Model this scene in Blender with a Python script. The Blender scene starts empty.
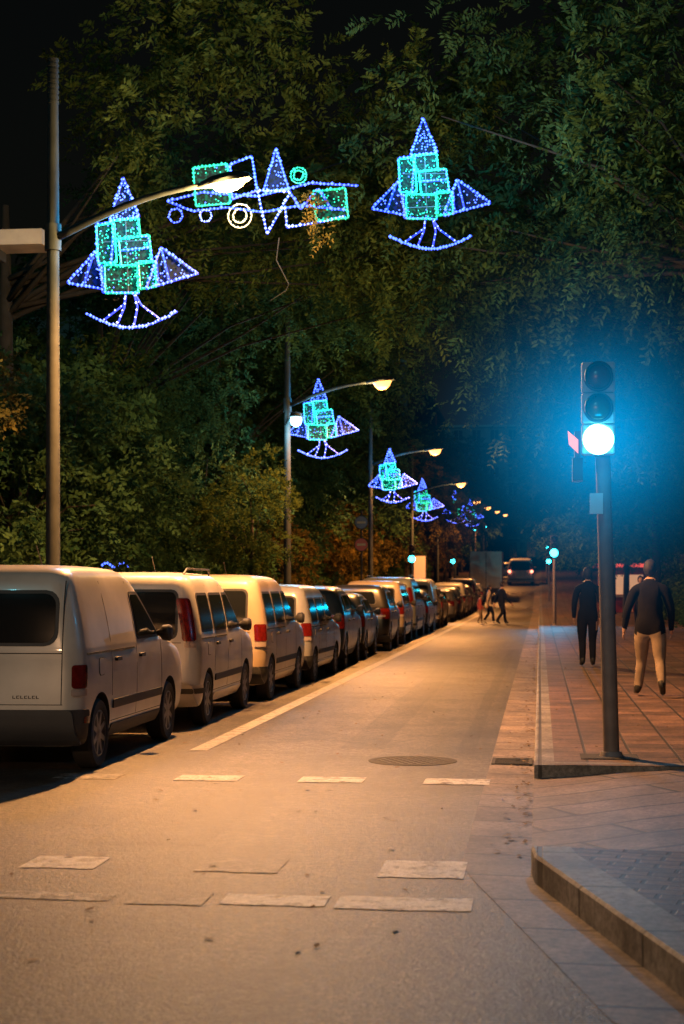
import bpy, bmesh, math, random
import numpy as np
from mathutils import Vector, Matrix
random.seed(7)
SC = bpy.context.scene
COL = SC.collection
R = math.radians

# ------------------------------------------------------------------ helpers
def gz(y):
    if y < 85: return 0.0
    if y < 115: return 0.035*(y-85)**2/60.0
    return 0.525 + 0.035*(y-115)

def link(o, parent=None):
    COL.objects.link(o)
    if parent is not None: o.parent = parent
    return o

def empty(name, loc=(0,0,0), rot=(0,0,0), scale=(1,1,1)):
    e = bpy.data.objects.new(name, None); e.empty_display_size = .2
    e.location = loc; e.rotation_euler = rot; e.scale = scale
    return link(e)

def meshobj(name, verts, faces, mats, parent=None, smooth=False, mi=None, angle=None):
    me = bpy.data.meshes.new(name)
    me.from_pydata([tuple(v) for v in verts], [], [tuple(f) for f in faces])
    for m in (mats if isinstance(mats, (list, tuple)) else [mats]): me.materials.append(m)
    if mi is not None: me.polygons.foreach_set('material_index', mi)
    if smooth or angle:
        me.polygons.foreach_set('use_smooth', [True]*len(me.polygons))
        if angle: me.set_sharp_from_angle(angle=R(angle))
    me.update()
    return link(bpy.data.objects.new(name, me), parent)

def np_mesh(name, V, F, mat):
    me = bpy.data.meshes.new(name)
    n, m = len(V), len(F); k = F.shape[1]
    me.vertices.add(n); me.vertices.foreach_set('co', V.astype(np.float32).ravel())
    me.loops.add(m*k); me.loops.foreach_set('vertex_index', F.astype(np.int32).ravel())
    me.polygons.add(m); me.polygons.foreach_set('loop_start', np.arange(0, m*k, k, dtype=np.int32))
    me.update(calc_edges=True)
    me.materials.append(mat)
    return me

class MB:
    """mesh builder with material indices"""
    def __init__(s): s.v=[]; s.f=[]; s.m=[]
    def add(s, v, f, m=0):
        o=len(s.v); s.v += [tuple(p) for p in v]; s.f += [tuple(i+o for i in q) for q in f]; s.m += [m]*len(f)
    def box(s, x0,x1,y0,y1,z0,z1,m=0):
        v=[(x0,y0,z0),(x1,y0,z0),(x1,y1,z0),(x0,y1,z0),(x0,y0,z1),(x1,y0,z1),(x1,y1,z1),(x0,y1,z1)]
        s.add(v,[(0,3,2,1),(4,5,6,7),(0,1,5,4),(1,2,6,5),(2,3,7,6),(3,0,4,7)],m)
    def tube(s, pts, rad, n=8, m=0, caps=True):
        pts=[Vector(p) for p in pts]
        if not isinstance(rad,(list,tuple)): rad=[rad]*len(pts)
        v=[]; f=[]; prev=None
        for i,p in enumerate(pts):
            t=(pts[min(i+1,len(pts)-1)]-pts[max(i-1,0)])
            if t.length<1e-9: t=Vector((0,0,1))
            t.normalize()
            if prev is None:
                a=t.orthogonal().normalized()
            else:
                a=prev-t*prev.dot(t)
                a = a.normalized() if a.length>1e-6 else t.orthogonal().normalized()
            prev=a; b=t.cross(a)
            for k in range(n):
                an=2*math.pi*k/n
                v.append(p+(a*math.cos(an)+b*math.sin(an))*rad[i])
        for i in range(len(pts)-1):
            for k in range(n):
                f.append((i*n+k,i*n+(k+1)%n,(i+1)*n+(k+1)%n,(i+1)*n+k))
        if caps:
            f.append(tuple(range(n))[::-1]); f.append(tuple((len(pts)-1)*n+k for k in range(n)))
        s.add(v,f,m)
    def lathe(s, prof, c, axis='Y', n=24, m=0):
        """prof: list of (r, t) along axis"""
        v=[];f=[]
        for r,t in prof:
            for k in range(n):
                a=2*math.pi*k/n; u=r*math.cos(a); w=r*math.sin(a)
                if axis=='Y': v.append((c[0]+u,c[1]+t,c[2]+w))
                elif axis=='X': v.append((c[0]+t,c[1]+u,c[2]+w))
                else: v.append((c[0]+u,c[1]+w,c[2]+t))
        for i in range(len(prof)-1):
            for k in range(n):
                f.append((i*n+k,i*n+(k+1)%n,(i+1)*n+(k+1)%n,(i+1)*n+k))
        f.append(tuple(range(n))[::-1]); f.append(tuple((len(prof)-1)*n+k for k in range(n)))
        s.add(v,f,m)
    def obj(s,name,mats,parent=None,smooth=False,angle=None):
        return meshobj(name,s.v,s.f,mats,parent,smooth,s.m,angle)

# ------------------------------------------------------------------ materials
def newmat(name):
    m=bpy.data.materials.new(name); m.use_nodes=True
    return m, m.node_tree, m.node_tree.nodes['Principled BSDF']

def mat(name, c, rough=.6, metal=0., var=.0, vscale=3., bump=0., bscale=40., spec=None, coat=0., c2=None):
    m,nt,b=newmat(name)
    b.inputs['Base Color'].default_value=(*c,1); b.inputs['Roughness'].default_value=rough
    b.inputs['Metallic'].default_value=metal
    if spec is not None: b.inputs['Specular IOR Level'].default_value=spec
    if coat: b.inputs['Coat Weight'].default_value=coat; b.inputs['Coat Roughness'].default_value=.06
    tc=nt.nodes.new('ShaderNodeTexCoord')
    if var>0 or c2:
        n=nt.nodes.new('ShaderNodeTexNoise'); n.inputs['Scale'].default_value=vscale; n.inputs['Detail'].default_value=6
        nt.links.new(tc.outputs['Object'],n.inputs['Vector'])
        r=nt.nodes.new('ShaderNodeValToRGB'); r.color_ramp.elements[0].position=.32; r.color_ramp.elements[1].position=.68
        lo=c2 if c2 else tuple(x*(1-var) for x in c)
        r.color_ramp.elements[0].color=(*lo,1); r.color_ramp.elements[1].color=(*c,1)
        nt.links.new(n.outputs['Fac'],r.inputs['Fac']); nt.links.new(r.outputs['Color'],b.inputs['Base Color'])
    if bump>0:
        n2=nt.nodes.new('ShaderNodeTexNoise'); n2.inputs['Scale'].default_value=bscale; n2.inputs['Detail'].default_value=4
        nt.links.new(tc.outputs['Object'],n2.inputs['Vector'])
        bp=nt.nodes.new('ShaderNodeBump'); bp.inputs['Strength'].default_value=bump; bp.inputs['Distance'].default_value=.01
        nt.links.new(n2.outputs['Fac'],bp.inputs['Height']); nt.links.new(bp.outputs['Normal'],b.inputs['Normal'])
    return m

def emis(name,c,s,sample=False):
    m,nt,b=newmat(name)
    b.inputs['Base Color'].default_value=(*[min(x,1)*.5 for x in c],1)
    b.inputs['Emission Color'].default_value=(*c,1); b.inputs['Emission Strength'].default_value=s
    if not sample: m.cycles.emission_sampling='NONE'
    return m

def asphalt_mat(name, paint=0., wear=.5, dark=1.):
    m,nt,b=newmat(name); N=nt.nodes; Lk=nt.links
    tc=N.new('ShaderNodeTexCoord')
    def noise(sc,det=5,vec=None,rough=.5):
        n=N.new('ShaderNodeTexNoise'); n.inputs['Scale'].default_value=sc; n.inputs['Detail'].default_value=det
        n.inputs['Roughness'].default_value=rough
        Lk.new(vec or tc.outputs['Object'],n.inputs['Vector']); return n.outputs['Fac']
    def ramp(f,p0,c0,p1,c1):
        r=N.new('ShaderNodeValToRGB'); e=r.color_ramp.elements
        e[0].position=p0;e[0].color=(*c0,1);e[1].position=p1;e[1].color=(*c1,1); Lk.new(f,r.inputs['Fac']); return r.outputs['Color']
    def mix(f,a,c,mode='MIX'):
        x=N.new('ShaderNodeMix'); x.data_type='RGBA'; x.blend_type=mode
        if isinstance(f,float): x.inputs[0].default_value=f
        else: Lk.new(f,x.inputs[0])
        Lk.new(a,x.inputs[6]); Lk.new(c,x.inputs[7]); return x.outputs[2]
    mp=N.new('ShaderNodeMapping'); mp.inputs['Scale'].default_value=(1.3,.10,1); Lk.new(tc.outputs['Object'],mp.inputs['Vector'])
    d=dark
    big=ramp(noise(.9,5,mp.outputs['Vector']),.34,(.038*d,.035*d,.033*d),.66,(.088*d,.08*d,.074*d))
    spk=ramp(noise(48,4,None,.8),.40,(.25,.25,.25),.62,(1.9,1.85,1.8))
    col=mix(1.0,big,spk,'MULTIPLY')
    mid=ramp(noise(13,3,None,.75),.38,(.42,.42,.42),.62,(1.55,1.53,1.5))
    col=mix(1.0,col,mid,'MULTIPLY')
    stain=ramp(noise(1.1,7,None,.75),.40,(.42,.41,.40),.56,(1,1,1))
    col=mix(.95,col,stain,'MULTIPLY')
    v=N.new('ShaderNodeTexVoronoi'); v.feature='DISTANCE_TO_EDGE'; v.inputs['Scale'].default_value=.4
    wn=N.new('ShaderNodeTexNoise'); wn.inputs['Scale'].default_value=2.5; wn.inputs['Detail'].default_value=5
    Lk.new(tc.outputs['Object'],wn.inputs['Vector'])
    va=N.new('ShaderNodeMixRGB'); va.inputs[0].default_value=.25; Lk.new(tc.outputs['Object'],va.inputs[1]); Lk.new(wn.outputs['Color'],va.inputs[2])
    Lk.new(va.outputs[0],v.inputs['Vector'])
    crack=ramp(v.outputs['Distance'],.0,(.25,.25,.25),.008,(1,1,1))
    col=mix(.5,col,crack,'MULTIPLY')
    if paint>0:
        pm=ramp(noise(7,8,None,.8),wear-.05,(0,0,0),wear+.07,(1,1,1))
        pc=N.new('ShaderNodeRGB'); pc.outputs[0].default_value=(paint,paint*.97,paint*.92,1)
        pcol=mix(.35,pc.outputs[0],spk,'MULTIPLY')
        col=mix(pm,col,pcol)
    Lk.new(col,b.inputs['Base Color'])
    b.inputs['Roughness'].default_value=.52; b.inputs['Specular IOR Level'].default_value=.4
    bp=N.new('ShaderNodeBump'); bp.inputs['Strength'].default_value=.7; bp.inputs['Distance'].default_value=.008
    hs=N.new('ShaderNodeMath'); hs.operation='ADD'; Lk.new(noise(90,3,None,.7),hs.inputs[0]); Lk.new(noise(26,3,None,.7),hs.inputs[1])
    Lk.new(hs.outputs[0],bp.inputs['Height']); Lk.new(bp.outputs['Normal'],b.inputs['Normal'])
    return m

def paver_mat(name, c1, c2, mortar, scale, bw, rh, rot=0., ms=.012, off=.5, shift=(0,0,0)):
    m,nt,b=newmat(name); N=nt.nodes; Lk=nt.links
    tc=N.new('ShaderNodeTexCoord'); mp=N.new('ShaderNodeMapping'); mp.inputs['Rotation'].default_value=(0,0,rot); mp.inputs['Location'].default_value=shift
    Lk.new(tc.outputs['Object'],mp.inputs['Vector'])
    br=N.new('ShaderNodeTexBrick'); br.offset=off; br.inputs['Color1'].default_value=(*c1,1); br.inputs['Color2'].default_value=(*c2,1)
    br.inputs['Mortar'].default_value=(*mortar,1); br.inputs['Scale'].default_value=scale
    br.inputs['Mortar Size'].default_value=ms; br.inputs['Brick Width'].default_value=bw; br.inputs['Row Height'].default_value=rh
    br.inputs['Mortar Smooth'].default_value=.2
    Lk.new(mp.outputs['Vector'],br.inputs['Vector'])
    n=N.new('ShaderNodeTexNoise'); n.inputs['Scale'].default_value=1.7; n.inputs['Detail'].default_value=8; n.inputs['Roughness'].default_value=.7
    Lk.new(tc.outputs['Object'],n.inputs['Vector'])
    r=N.new('ShaderNodeValToRGB'); r.color_ramp.elements[0].position=.34; r.color_ramp.elements[0].color=(.33,.31,.30,1); r.color_ramp.elements[1].position=.62; r.color_ramp.elements[1].color=(1.15,1.15,1.15,1)
    Lk.new(n.outputs['Fac'],r.inputs['Fac'])
    n4=N.new('ShaderNodeTexNoise'); n4.inputs['Scale'].default_value=24; n4.inputs['Detail'].default_value=5; n4.inputs['Roughness'].default_value=.8; Lk.new(tc.outputs['Object'],n4.inputs['Vector'])
    r4=N.new('ShaderNodeValToRGB'); r4.color_ramp.elements[0].position=.38; r4.color_ramp.elements[0].color=(.5,.5,.5,1); r4.color_ramp.elements[1].position=.62; r4.color_ramp.elements[1].color=(1.3,1.3,1.3,1)
    Lk.new(n4.outputs['Fac'],r4.inputs['Fac'])
    x=N.new('ShaderNodeMix'); x.data_type='RGBA'; x.blend_type='MULTIPLY'; x.inputs[0].default_value=1
    y=N.new('ShaderNodeMix'); y.data_type='RGBA'; y.blend_type='MULTIPLY'; y.inputs[0].default_value=1
    Lk.new(br.outputs['Color'],x.inputs[6]); Lk.new(r.outputs['Color'],x.inputs[7]); Lk.new(x.outputs[2],y.inputs[6]); Lk.new(r4.outputs['Color'],y.inputs[7]); Lk.new(y.outputs[2],b.inputs['Base Color'])
    b.inputs['Roughness'].default_value=.6
    bp=N.new('ShaderNodeBump'); bp.inputs['Strength'].default_value=.7; bp.inputs['Distance'].default_value=.008; bp.invert=True
    n3=N.new('ShaderNodeTexNoise'); n3.inputs['Scale'].default_value=60; Lk.new(tc.outputs['Object'],n3.inputs['Vector'])
    ad=N.new('ShaderNodeMath'); ad.operation='MULTIPLY_ADD'; ad.inputs[1].default_value=.3; Lk.new(n3.outputs['Fac'],ad.inputs[0]); Lk.new(br.outputs['Fac'],ad.inputs[2])
    Lk.new(ad.outputs[0],bp.inputs['Height']); Lk.new(bp.outputs['Normal'],b.inputs['Normal'])
    return m

def leaf_mat(name, c_lo, c_hi, sc=.7):
    m,nt,b=newmat(name); N=nt.nodes; Lk=nt.links
    tc=N.new('ShaderNodeTexCoord'); n=N.new('ShaderNodeTexNoise'); n.inputs['Scale'].default_value=sc; n.inputs['Detail'].default_value=8; n.inputs['Roughness'].default_value=.75
    Lk.new(tc.outputs['Object'],n.inputs['Vector'])
    r=N.new('ShaderNodeValToRGB'); r.color_ramp.elements[0].position=.38; r.color_ramp.elements[0].color=(*c_lo,1); r.color_ramp.elements[1].position=.62; r.color_ramp.elements[1].color=(*c_hi,1)
    Lk.new(n.outputs['Fac'],r.inputs['Fac'])
    df=N.new('ShaderNodeBsdfDiffuse'); Lk.new(r.outputs['Color'],df.inputs['Color'])
    tr=N.new('ShaderNodeBsdfTranslucent'); Lk.new(r.outputs['Color'],tr.inputs['Color'])
    mx=N.new('ShaderNodeMixShader'); mx.inputs[0].default_value=.3
    out=N['Material Output']; Lk.new(df.outputs[0],mx.inputs[1]); Lk.new(tr.outputs[0],mx.inputs[2]); Lk.new(mx.outputs[0],out.inputs['Surface'])
    N.remove(b)
    return m

def glow_panel(name,c,st):  # emission noise painting the dense bulb glow on a backing sheet
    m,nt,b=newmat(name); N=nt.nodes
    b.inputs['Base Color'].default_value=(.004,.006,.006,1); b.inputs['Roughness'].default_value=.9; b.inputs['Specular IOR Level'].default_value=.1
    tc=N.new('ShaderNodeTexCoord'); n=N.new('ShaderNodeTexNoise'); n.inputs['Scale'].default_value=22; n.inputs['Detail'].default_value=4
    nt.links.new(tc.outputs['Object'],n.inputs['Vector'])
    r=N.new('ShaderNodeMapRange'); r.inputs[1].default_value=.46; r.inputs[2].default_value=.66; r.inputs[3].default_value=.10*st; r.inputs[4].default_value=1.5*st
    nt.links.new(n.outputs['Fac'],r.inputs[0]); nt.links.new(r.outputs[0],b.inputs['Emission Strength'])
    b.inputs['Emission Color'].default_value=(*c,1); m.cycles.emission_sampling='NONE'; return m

M_asph=asphalt_mat('asphalt'); M_paint=asphalt_mat('worn_paint',.55,.44); M_paint2=asphalt_mat('very_worn_paint',.34,.52)
M_paint3=asphalt_mat('parking_strip',.26,.43); M_patch=asphalt_mat('asphalt_repair',0.,.5,.62)
M_soil=mat('soil',(.06,.05,.04),.9,var=.4,bump=.3)
M_gut=paver_mat('gutter_slabs',(.25,.19,.15),(.17,.135,.11),(.03,.025,.022),1,60.,.7,0,.018,0,shift=(31.,0,0))
M_kerb=paver_mat('kerb_stone',(.24,.22,.20),(.18,.17,.155),(.04,.036,.032),1,3.,1.0,0,.016,0)
M_pav=paver_mat('panot_tiles',(.20,.115,.08),(.085,.052,.04),(.022,.016,.014),1,.4,.4,0,.014,0)
M_brick=paver_mat('brick_pavers',(.20,.11,.078),(.085,.052,.04),(.016,.013,.011),1,.24,.12,R(12),.014,.5)
M_slab=paver_mat('ramp_slabs',(.18,.12,.09),(.13,.09,.07),(.02,.017,.015),1,1.5,.55,R(-22),.022,.3)
M_metal=mat('painted_pole_grey',(.036,.043,.046),.75,.0,var=.35,vscale=5,bump=.1,spec=.2)
M_pole2=mat('signal_pole_grey',(.17,.135,.115),.6,.0,var=.3,vscale=6)
M_black=mat('black_plastic',(.02,.02,.022),.55,var=.2)
M_iron=mat('cast_iron',(.012,.011,.010),.75,.0,var=.4,vscale=14,bump=.4,bscale=80)
M_rubber=mat('tyre_rubber',(.018,.018,.019),.8,bump=.2)
M_rim=mat('wheel_silver',(.2,.2,.21),.45,.6,var=.35,vscale=9)
M_glass=mat('car_glass',(.010,.012,.014),.07,0,spec=.6)
M_trim=mat('bumper_plastic',(.03,.03,.033),.6,var=.25,vscale=4,bump=.1)
M_red=mat('tail_light_red',(.15,.010,.008),.2,coat=.5,var=.4,vscale=20)
M_amber=mat('tail_light_clear',(.35,.28,.25),.18,coat=.6)
M_plate=mat('number_plate',(.6,.6,.58),.4,var=.1,vscale=30)
M_seam=mat('panel_gap',(.012,.012,.012),.8)
M_bark=mat('bark',(.03,.025,.02),.9,var=.5,vscale=6,bump=.8,bscale=14)
M_leafA=leaf_mat('leaf_green',(.025,.05,.015),(.12,.16,.035))
M_leafB=leaf_mat('leaf_dark_green',(.015,.045,.02),(.075,.135,.045))
M_leafC=leaf_mat('leaf_autumn',(.05,.045,.012),(.17,.11,.025))
M_leafD=leaf_mat('leaf_olive',(.02,.025,.008),(.08,.07,.02))
M_skin=mat('skin',(.42,.26,.19),.5); M_hair=mat('dark_hair',(.012,.008,.006),.7,bump=.5,bscale=90)
M_wire=mat('frame_wire',(.05,.055,.06),.5,.4)
M_lampon=emis('lamp_lens_lit',(1.0,.56,.22),4.2)
M_lampfar=emis('lamp_lens_lit_amber',(1.0,.36,.08),5.0)
M_lampwhite=emis('white_lamp_lit',(.3,.85,1.),9.)
M_blue=emis('bulb_blue',(.07,.14,1.0),4.2)
M_blueS=emis('bulb_blue_rope',(.015,.045,1.0),1.7)
M_green=emis('bulb_green',(.02,.66,.36),2.0)
M_greenS=emis('bulb_green_rope',(.005,.5,.26),.9)
M_warm=emis('bulb_warm',(1.,.85,.45),1.8)
M_whiteb=emis('bulb_white',(.35,.5,1.),2.2)
M_glowG=glow_panel('green_glow_panel',(.0,.34,.17),.42); M_glowB=glow_panel('blue_glow_panel',(.005,.02,.55),.28)
M_sig=emis('signal_green_lit',(.22,1.,.95),12.)
M_sigfar=emis('signal_green_far',(.03,.85,1.),18.)
M_off1=mat('lens_red_off',(.05,.012,.012),.25); M_off2=mat('lens_amber_off',(.04,.03,.01),.25)
M_white=mat('white_paint_metal',(.6,.6,.58),.45,var=.1)
M_sigbody=mat('signal_housing_beige',(.38,.36,.31),.5,var=.2)

# ------------------------------------------------------------------ ground & street
YS=[13.7]+[16+4*i for i in range(0,26)]+[120+10*i for i in range(0,25)]
def strip(mb, prof, ys, m=0):
    n=len(prof); v=[];f=[]
    for y in ys:
        for x,z in prof: v.append((x,y,z+gz(y)))
    for i in range(len(ys)-1):
        for k in range(n-1):
            f.append((i*n+k,i*n+k+1,(i+1)*n+k+1,(i+1)*n+k))
    mb.add(v,f,m)
g=MB(); ys=[-200,-40,0,13]+YS[1:]+[500,900]
strip(g,[(-700,-.02),(-6,-.02),(6,-.02),(700,-.02)],ys); g.obj('ground',[M_soil])
g=MB(); strip(g,[(-5.9,.004),(-3,.004),(-.45,.004)],[13]+YS[1:])
g.add([(-90,-60,.004),(-.45,-60,.004),(-.45,13,.004),(-5.9,13,.004),(-90,13,.004)],[(0,1,2,3,4)])
g.add([(-.45,-60,.004),(60,-60,.004),(60,1,.004),(1.55,3,.004),(.26,6.1,.004),(-.36,8.9,.004),(-.45,9.4,.004)],[(0,1,2,3,4,5,6)])
g.obj('road',[M_asph])
# repaired trench strips in the asphalt
g=MB()
def ribbon(mb,pts,w,z,m=0):
    v=[];f=[]
    for i,(x,y) in enumerate(pts):
        v+=[(x-w/2+random.uniform(-.02,.02),y,z),(x+w/2+random.uniform(-.02,.02),y,z)]
    for i in range(len(pts)-1): f.append((2*i,2*i+1,2*i+3,2*i+2))
    mb.add(v,f,m)
ribbon(g,[(-2.45+.02*i,9.9+.9*i) for i in range(4)],.75,.0055)
ribbon(g,[(-1.75-.01*i,16+2*i) for i in range(9)],.42,.0055)
ribbon(g,[(-.72,15.6+2*i) for i in range(14)],.16,.0055)
g.add([(-3.3,10.7,.0055),(-2.9,10.62,.0055),(-2.86,11.5,.0055),(-3.34,11.55,.0055)],[(0,1,2,3)])
g.obj('asphalt_repair',[M_patch])
g=MB(); strip(g,[(-.45,.007),(-.05,-.002)],[9.4]+YS)
g.add([(-.45,9.4,.007),(-.36,8.9,.007),(.26,6.1,.007),(1.55,3,.007),(1.86,3.,0),(.58,6.4,0),(-.02,8.9,0),(-.05,9.4,0)],
      [(0,1,6,7),(1,2,5,6),(2,3,4,5)])
g.obj('gutter',[M_gut])
g=MB(); strip(g,[(-.05,-.01),(-.05,.105),(-.035,.12),(.12,.12)],YS,1)
strip(g,[(.12,.122),(2.5,.122),(7.5,.122)],YS,0)
g.add([(-.05,13.7,0),(7.5,13.7,0),(7.5,13.7,.118),(-.05,13.7,.118)],[(0,1,2,3)],1)
g.add([(-.05,13.7,.118),(7.5,13.7,.125),(7.5,13.9,.126),(-.05,13.9,.126)],[(0,1,2,3)],1)
g.obj('pavement',[M_pav,M_kerb])
g=MB(); v=[];f=[]
xs=[-.05,.3,.7,1.2,2,4,7.5]; zr=[.006,.03,.07,.10,.112,.113,.113]; yy=[9.2,10,11,12,13,13.695]
for j,y in enumerate(yy):
    for i,x in enumerate(xs): v.append((x,y,zr[i]))
for j in range(len(yy)-1):
    for i in range(len(xs)-1): f.append((j*7+i,j*7+i+1,j*7+8+i,j*7+7+i))
g.add(v,f,0); g.obj('crossing_ramp',[M_slab])
H=.155
g=MB()
out=[(-.05,9.2),(-.03,8.9),(.58,6.4),(1.86,3.0)]; inn=[(.17,9.2),(.2,8.95),(.80,6.45),(2.1,3.05)]
def o3(p,z): return (p[0],p[1],z)
for i in range(3):
    a,b=out[i],out[i+1]; c,d=inn[i],inn[i+1]
    e=.015
    g.add([o3(a,-.01),o3(b,-.01),o3(b,H-e),o3(a,H-e)],[(0,1,2,3)],1)
    a2=(a[0]+e,a[1]);b2=(b[0]+e,b[1])
    g.add([o3(a,H-e),o3(b,H-e),o3(b2,H),o3(a2,H)],[(0,1,2,3)],1)
    g.add([o3(a2,H),o3(b2,H),o3(d,H),o3(c,H)],[(0,1,2,3)],1)
g.add([(-.05,9.2,-.01),(.17,9.2,-.01),(.17,9.2,H),(-.035,9.2,H),(-.05,9.2,H-.015)],[(4,3,2,1,0)],1)
g.add([o3(inn[0],H-.003),o3(inn[1],H-.003),o3(inn[2],H-.003),o3(inn[3],H-.003),(7.5,3.05,H-.003),(7.5,9.2,.116),(1.2,9.2,.13)],[(0,1,2,3,4,5,6)],0)
g.obj('pavement',[M_brick,M_kerb])
g=MB(); ysl=[y for y in YS]
strip(g,[(-5.9,.0),(-5.9,.12),(-6.05,.12)],ysl,1); strip(g,[(-6.05,.122),(-11,.122),(-14,.122)],ysl,0)
g.add([(-14,13.7,0),(-5.9,13.7,0),(-5.9,13.7,.12),(-14,13.7,.12)],[(0,1,2,3)],1)
g.obj('pavement',[M_pav,M_kerb])
def quad(mb,x0,x1,y0,y1,z=.0085,m=0):
    n=6; v=[];f=[]
    for i in range(n+1):
        x=x0+(x1-x0)*i/n; j=random.uniform(-.015,.015)
        v+= [(x,y0+j,z),(x,y1+j*.7,z)]
    for i in range(n): f.append((2*i,2*i+2,2*i+3,2*i+1))
    mb.add(v,f,m)
g=MB()
for i in range(4): quad(g,-4.07+1.04*i,-3.53+1.04*i,13.2,13.58,m=1 if i==0 else 0)
quad(g,-.90,-.42,8.95,9.5); quad(g,-2.97,-2.53,9.0,9.4,m=0); quad(g,-1.95,-1.47,9.0,9.5,m=3)
quad(g,-1.03,-.34,8.05,8.38); quad(g,-1.62,-1.08,8.08,8.36); quad(g,-2.8,-2.2,8.1,8.3,m=1); quad(g,-2.1,-1.7,8.05,8.4,m=3)
strip(g,[(-3.42,.0085),(-3.24,.0085)],[15.6]+[18+4*i for i in range(20)],2)
g.obj('road_marking',[M_paint,M_paint2,M_paint3,asphalt_mat('ghost_paint',.2,.6)])
def manhole(x,y,z,r):
    mb=MB(); mb.lathe([(r,0),(r,.004),(r-.02,.005),(r-.05,.005),(r-.055,.002),(r-.06,.004),(.02,.004)],(x,y,z),'Z',40)
    for i in range(-4,5):
        for j in range(-4,5):
            px,py=i*r*.19+(j%2)*r*.09,j*r*.19
            if math.hypot(px,py)<r*.8: mb.box(x+px-.018,x+px+.018,y+py-.018,y+py+.018,z+.003,z+.008,1)
    mb.obj('manhole_cover',[M_iron,mat('worn_iron',(.07,.06,.055),.6,.1,var=.4,vscale=10)])
manhole(-1.17,14.95,.004,.41)
mb=MB()
for i in range(9): mb.box(-.42+.01,-.1,14.75+i*.055,14.75+i*.055+.028,.004,.014)
mb.box(-.44,-.41,14.72,15.24,.003,.015); mb.box(-.1,-.07,14.72,15.24,.0,.015); mb.box(-.43,-.08,14.73,15.23,-.01,.008)
mb.obj('storm_drain',[M_iron])
mb=MB(); mb.box(.35,.85,14.15,14.6,.12,.128); mb.box(.38,.82,14.18,14.57,.128,.131); mb.obj('utility_cover',[M_iron])

# ------------------------------------------------------------------ street lamps
def point(name,loc,col,en,rad=.1,parent=None):
    l=bpy.data.lights.new(name,'POINT'); l.color=col; l.energy=en; l.shadow_soft_size=rad
    o=bpy.data.objects.new(name,l); o.location=loc; return link(o,parent)
def spot(name,loc,rot,col,en,cone,blend,rad=.1,parent=None):
    l=bpy.data.lights.new(name,'SPOT'); l.color=col; l.energy=en; l.shadow_soft_size=rad; l.spot_size=R(cone); l.spot_blend=blend
    o=bpy.data.objects.new(name,l); o.location=loc; o.rotation_euler=rot; return link(o,parent)
SOD=(1.,.375,.09)
def street_lamp(y, en, spill=0, x=-6.42, rot=0., near=False, cone=164, col=SOD, blend=.4):
    e=empty('street_lamp',(x,y,gz(y)+.12),(0,0,rot))
    mb=MB(); H=8.5
    mb.tube([(0,0,0),(0,0,.25)],[.14,.14],16); mb.tube([(0,0,.25),(0,0,3),(0,0,6.8),(0,0,H)],[.098,.092,.08,.066],16)
    for i in range(9): mb.tube([(0,0,H-.6+i*.07),(0,0,H-.565+i*.07)],[.078,.078],16)
    mb.tube([(0,0,5.95),(0,0,6.3)],[.11,.11],16)
    mb.box(-.05,.05,-.105,-.09,.5,.85)
    mb.obj('pole',[M_metal],e,angle=40)
    mb=MB(); hx,hy=2.42,-.7
    pts=[]
    for i in range(9):
        t=i/8; pts.append((hx*t*.9,hy*t*.9,6.1+.50*math.sin(t*math.pi/2)))
    mb.tube(pts,[.055-.018*i/8 for i in range(9)],10); mb.obj('arm',[M_metal],e,smooth=True)
    d=Vector((hx,hy,.22)).normalized(); ba=Vector(pts[-1])
    s=d.cross(Vector((0,0,1))).normalized(); u=s.cross(d)
    v=[];f=[];n=12; st=[(-.08,.04,.035),(0,.07,.06),(.15,.14,.09),(.4,.16,.10),(.58,.12,.07),(.66,.05,.03)]
    for t,w,h in st:
        for k in range(n):
            a=2*math.pi*k/n; z=math.sin(a)*h
            if z<-.035: z=-.035
            v.append(ba+d*t+s*math.cos(a)*w+u*z)
    for i in range(len(st)-1):
        for k in range(n): f.append((i*n+k,i*n+(k+1)%n,(i+1)*n+(k+1)%n,(i+1)*n+k))
    f+= [tuple(range(n))[::-1],tuple((len(st)-1)*n+k for k in range(n))]
    meshobj('head',v,f,[M_metal],e,angle=50)
    v=[];f=[]; dp=.11 if near else .20
    for i in range(9):
        for k in range(9):
            a=i/8; b=k/8*2-1; t=.10+.48*a; bulge=math.sin(math.pi*a)**.5*math.sqrt(max(0,1-b*b))
            v.append(ba+d*t+s*b*.125*math.sin(math.pi*(.15+.7*a))+u*(-.036-dp*bulge))
    for i in range(8):
        for k in range(8): f.append((i*9+k,i*9+k+1,i*9+10+k,i*9+9+k))
    meshobj('lens',v,f,[M_lampon if near else M_lampfar],e,smooth=True)
    c=ba+d*.33-Vector((0,0,.32))
    spot('lamp_light',c,(0,0,0),col,en,cone,blend,.12,e)
    if spill: point('lens_spill',c,(1.,.6,.2),spill,.12,e)
    return e
street_lamp(-11,9800,0,x=-9.,cone=179,col=(1.,.54,.27))
for i,y in enumerate([20.9,41,61.5,81.5,102,123,150,185]):
    street_lamp(y,[6800,4700,4300,3900,3200,2800,2400,2000][i],[1900,550,350,380,0,0,0,0][i],near=(i==0),cone=[152,160,160,160,160,160,160,160][i],blend=[.6,.4,.4,.4,.4,.4,.4,.4][i])
e=empty('lantern',(-6.42,40.9,.12)); mb=MB()
mb.tube([(0,0,5.6),(.1,-.1,5.75),(.25,-.15,5.8)],.03,8)
mb.lathe([(.02,.12),(.14,.08),(.17,0),(.15,-.02)],(.27,-.2,5.8),'Z',16); mb.obj('bracket',[M_metal],e)
mb=MB(); mb.lathe([(.14,-.02),(.15,-.10),(.12,-.2),(.05,-.25),(.02,-.26)],(.27,-.2,5.8),'Z',16); mb.obj('globe',[M_lampwhite],e,smooth=True)
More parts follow.
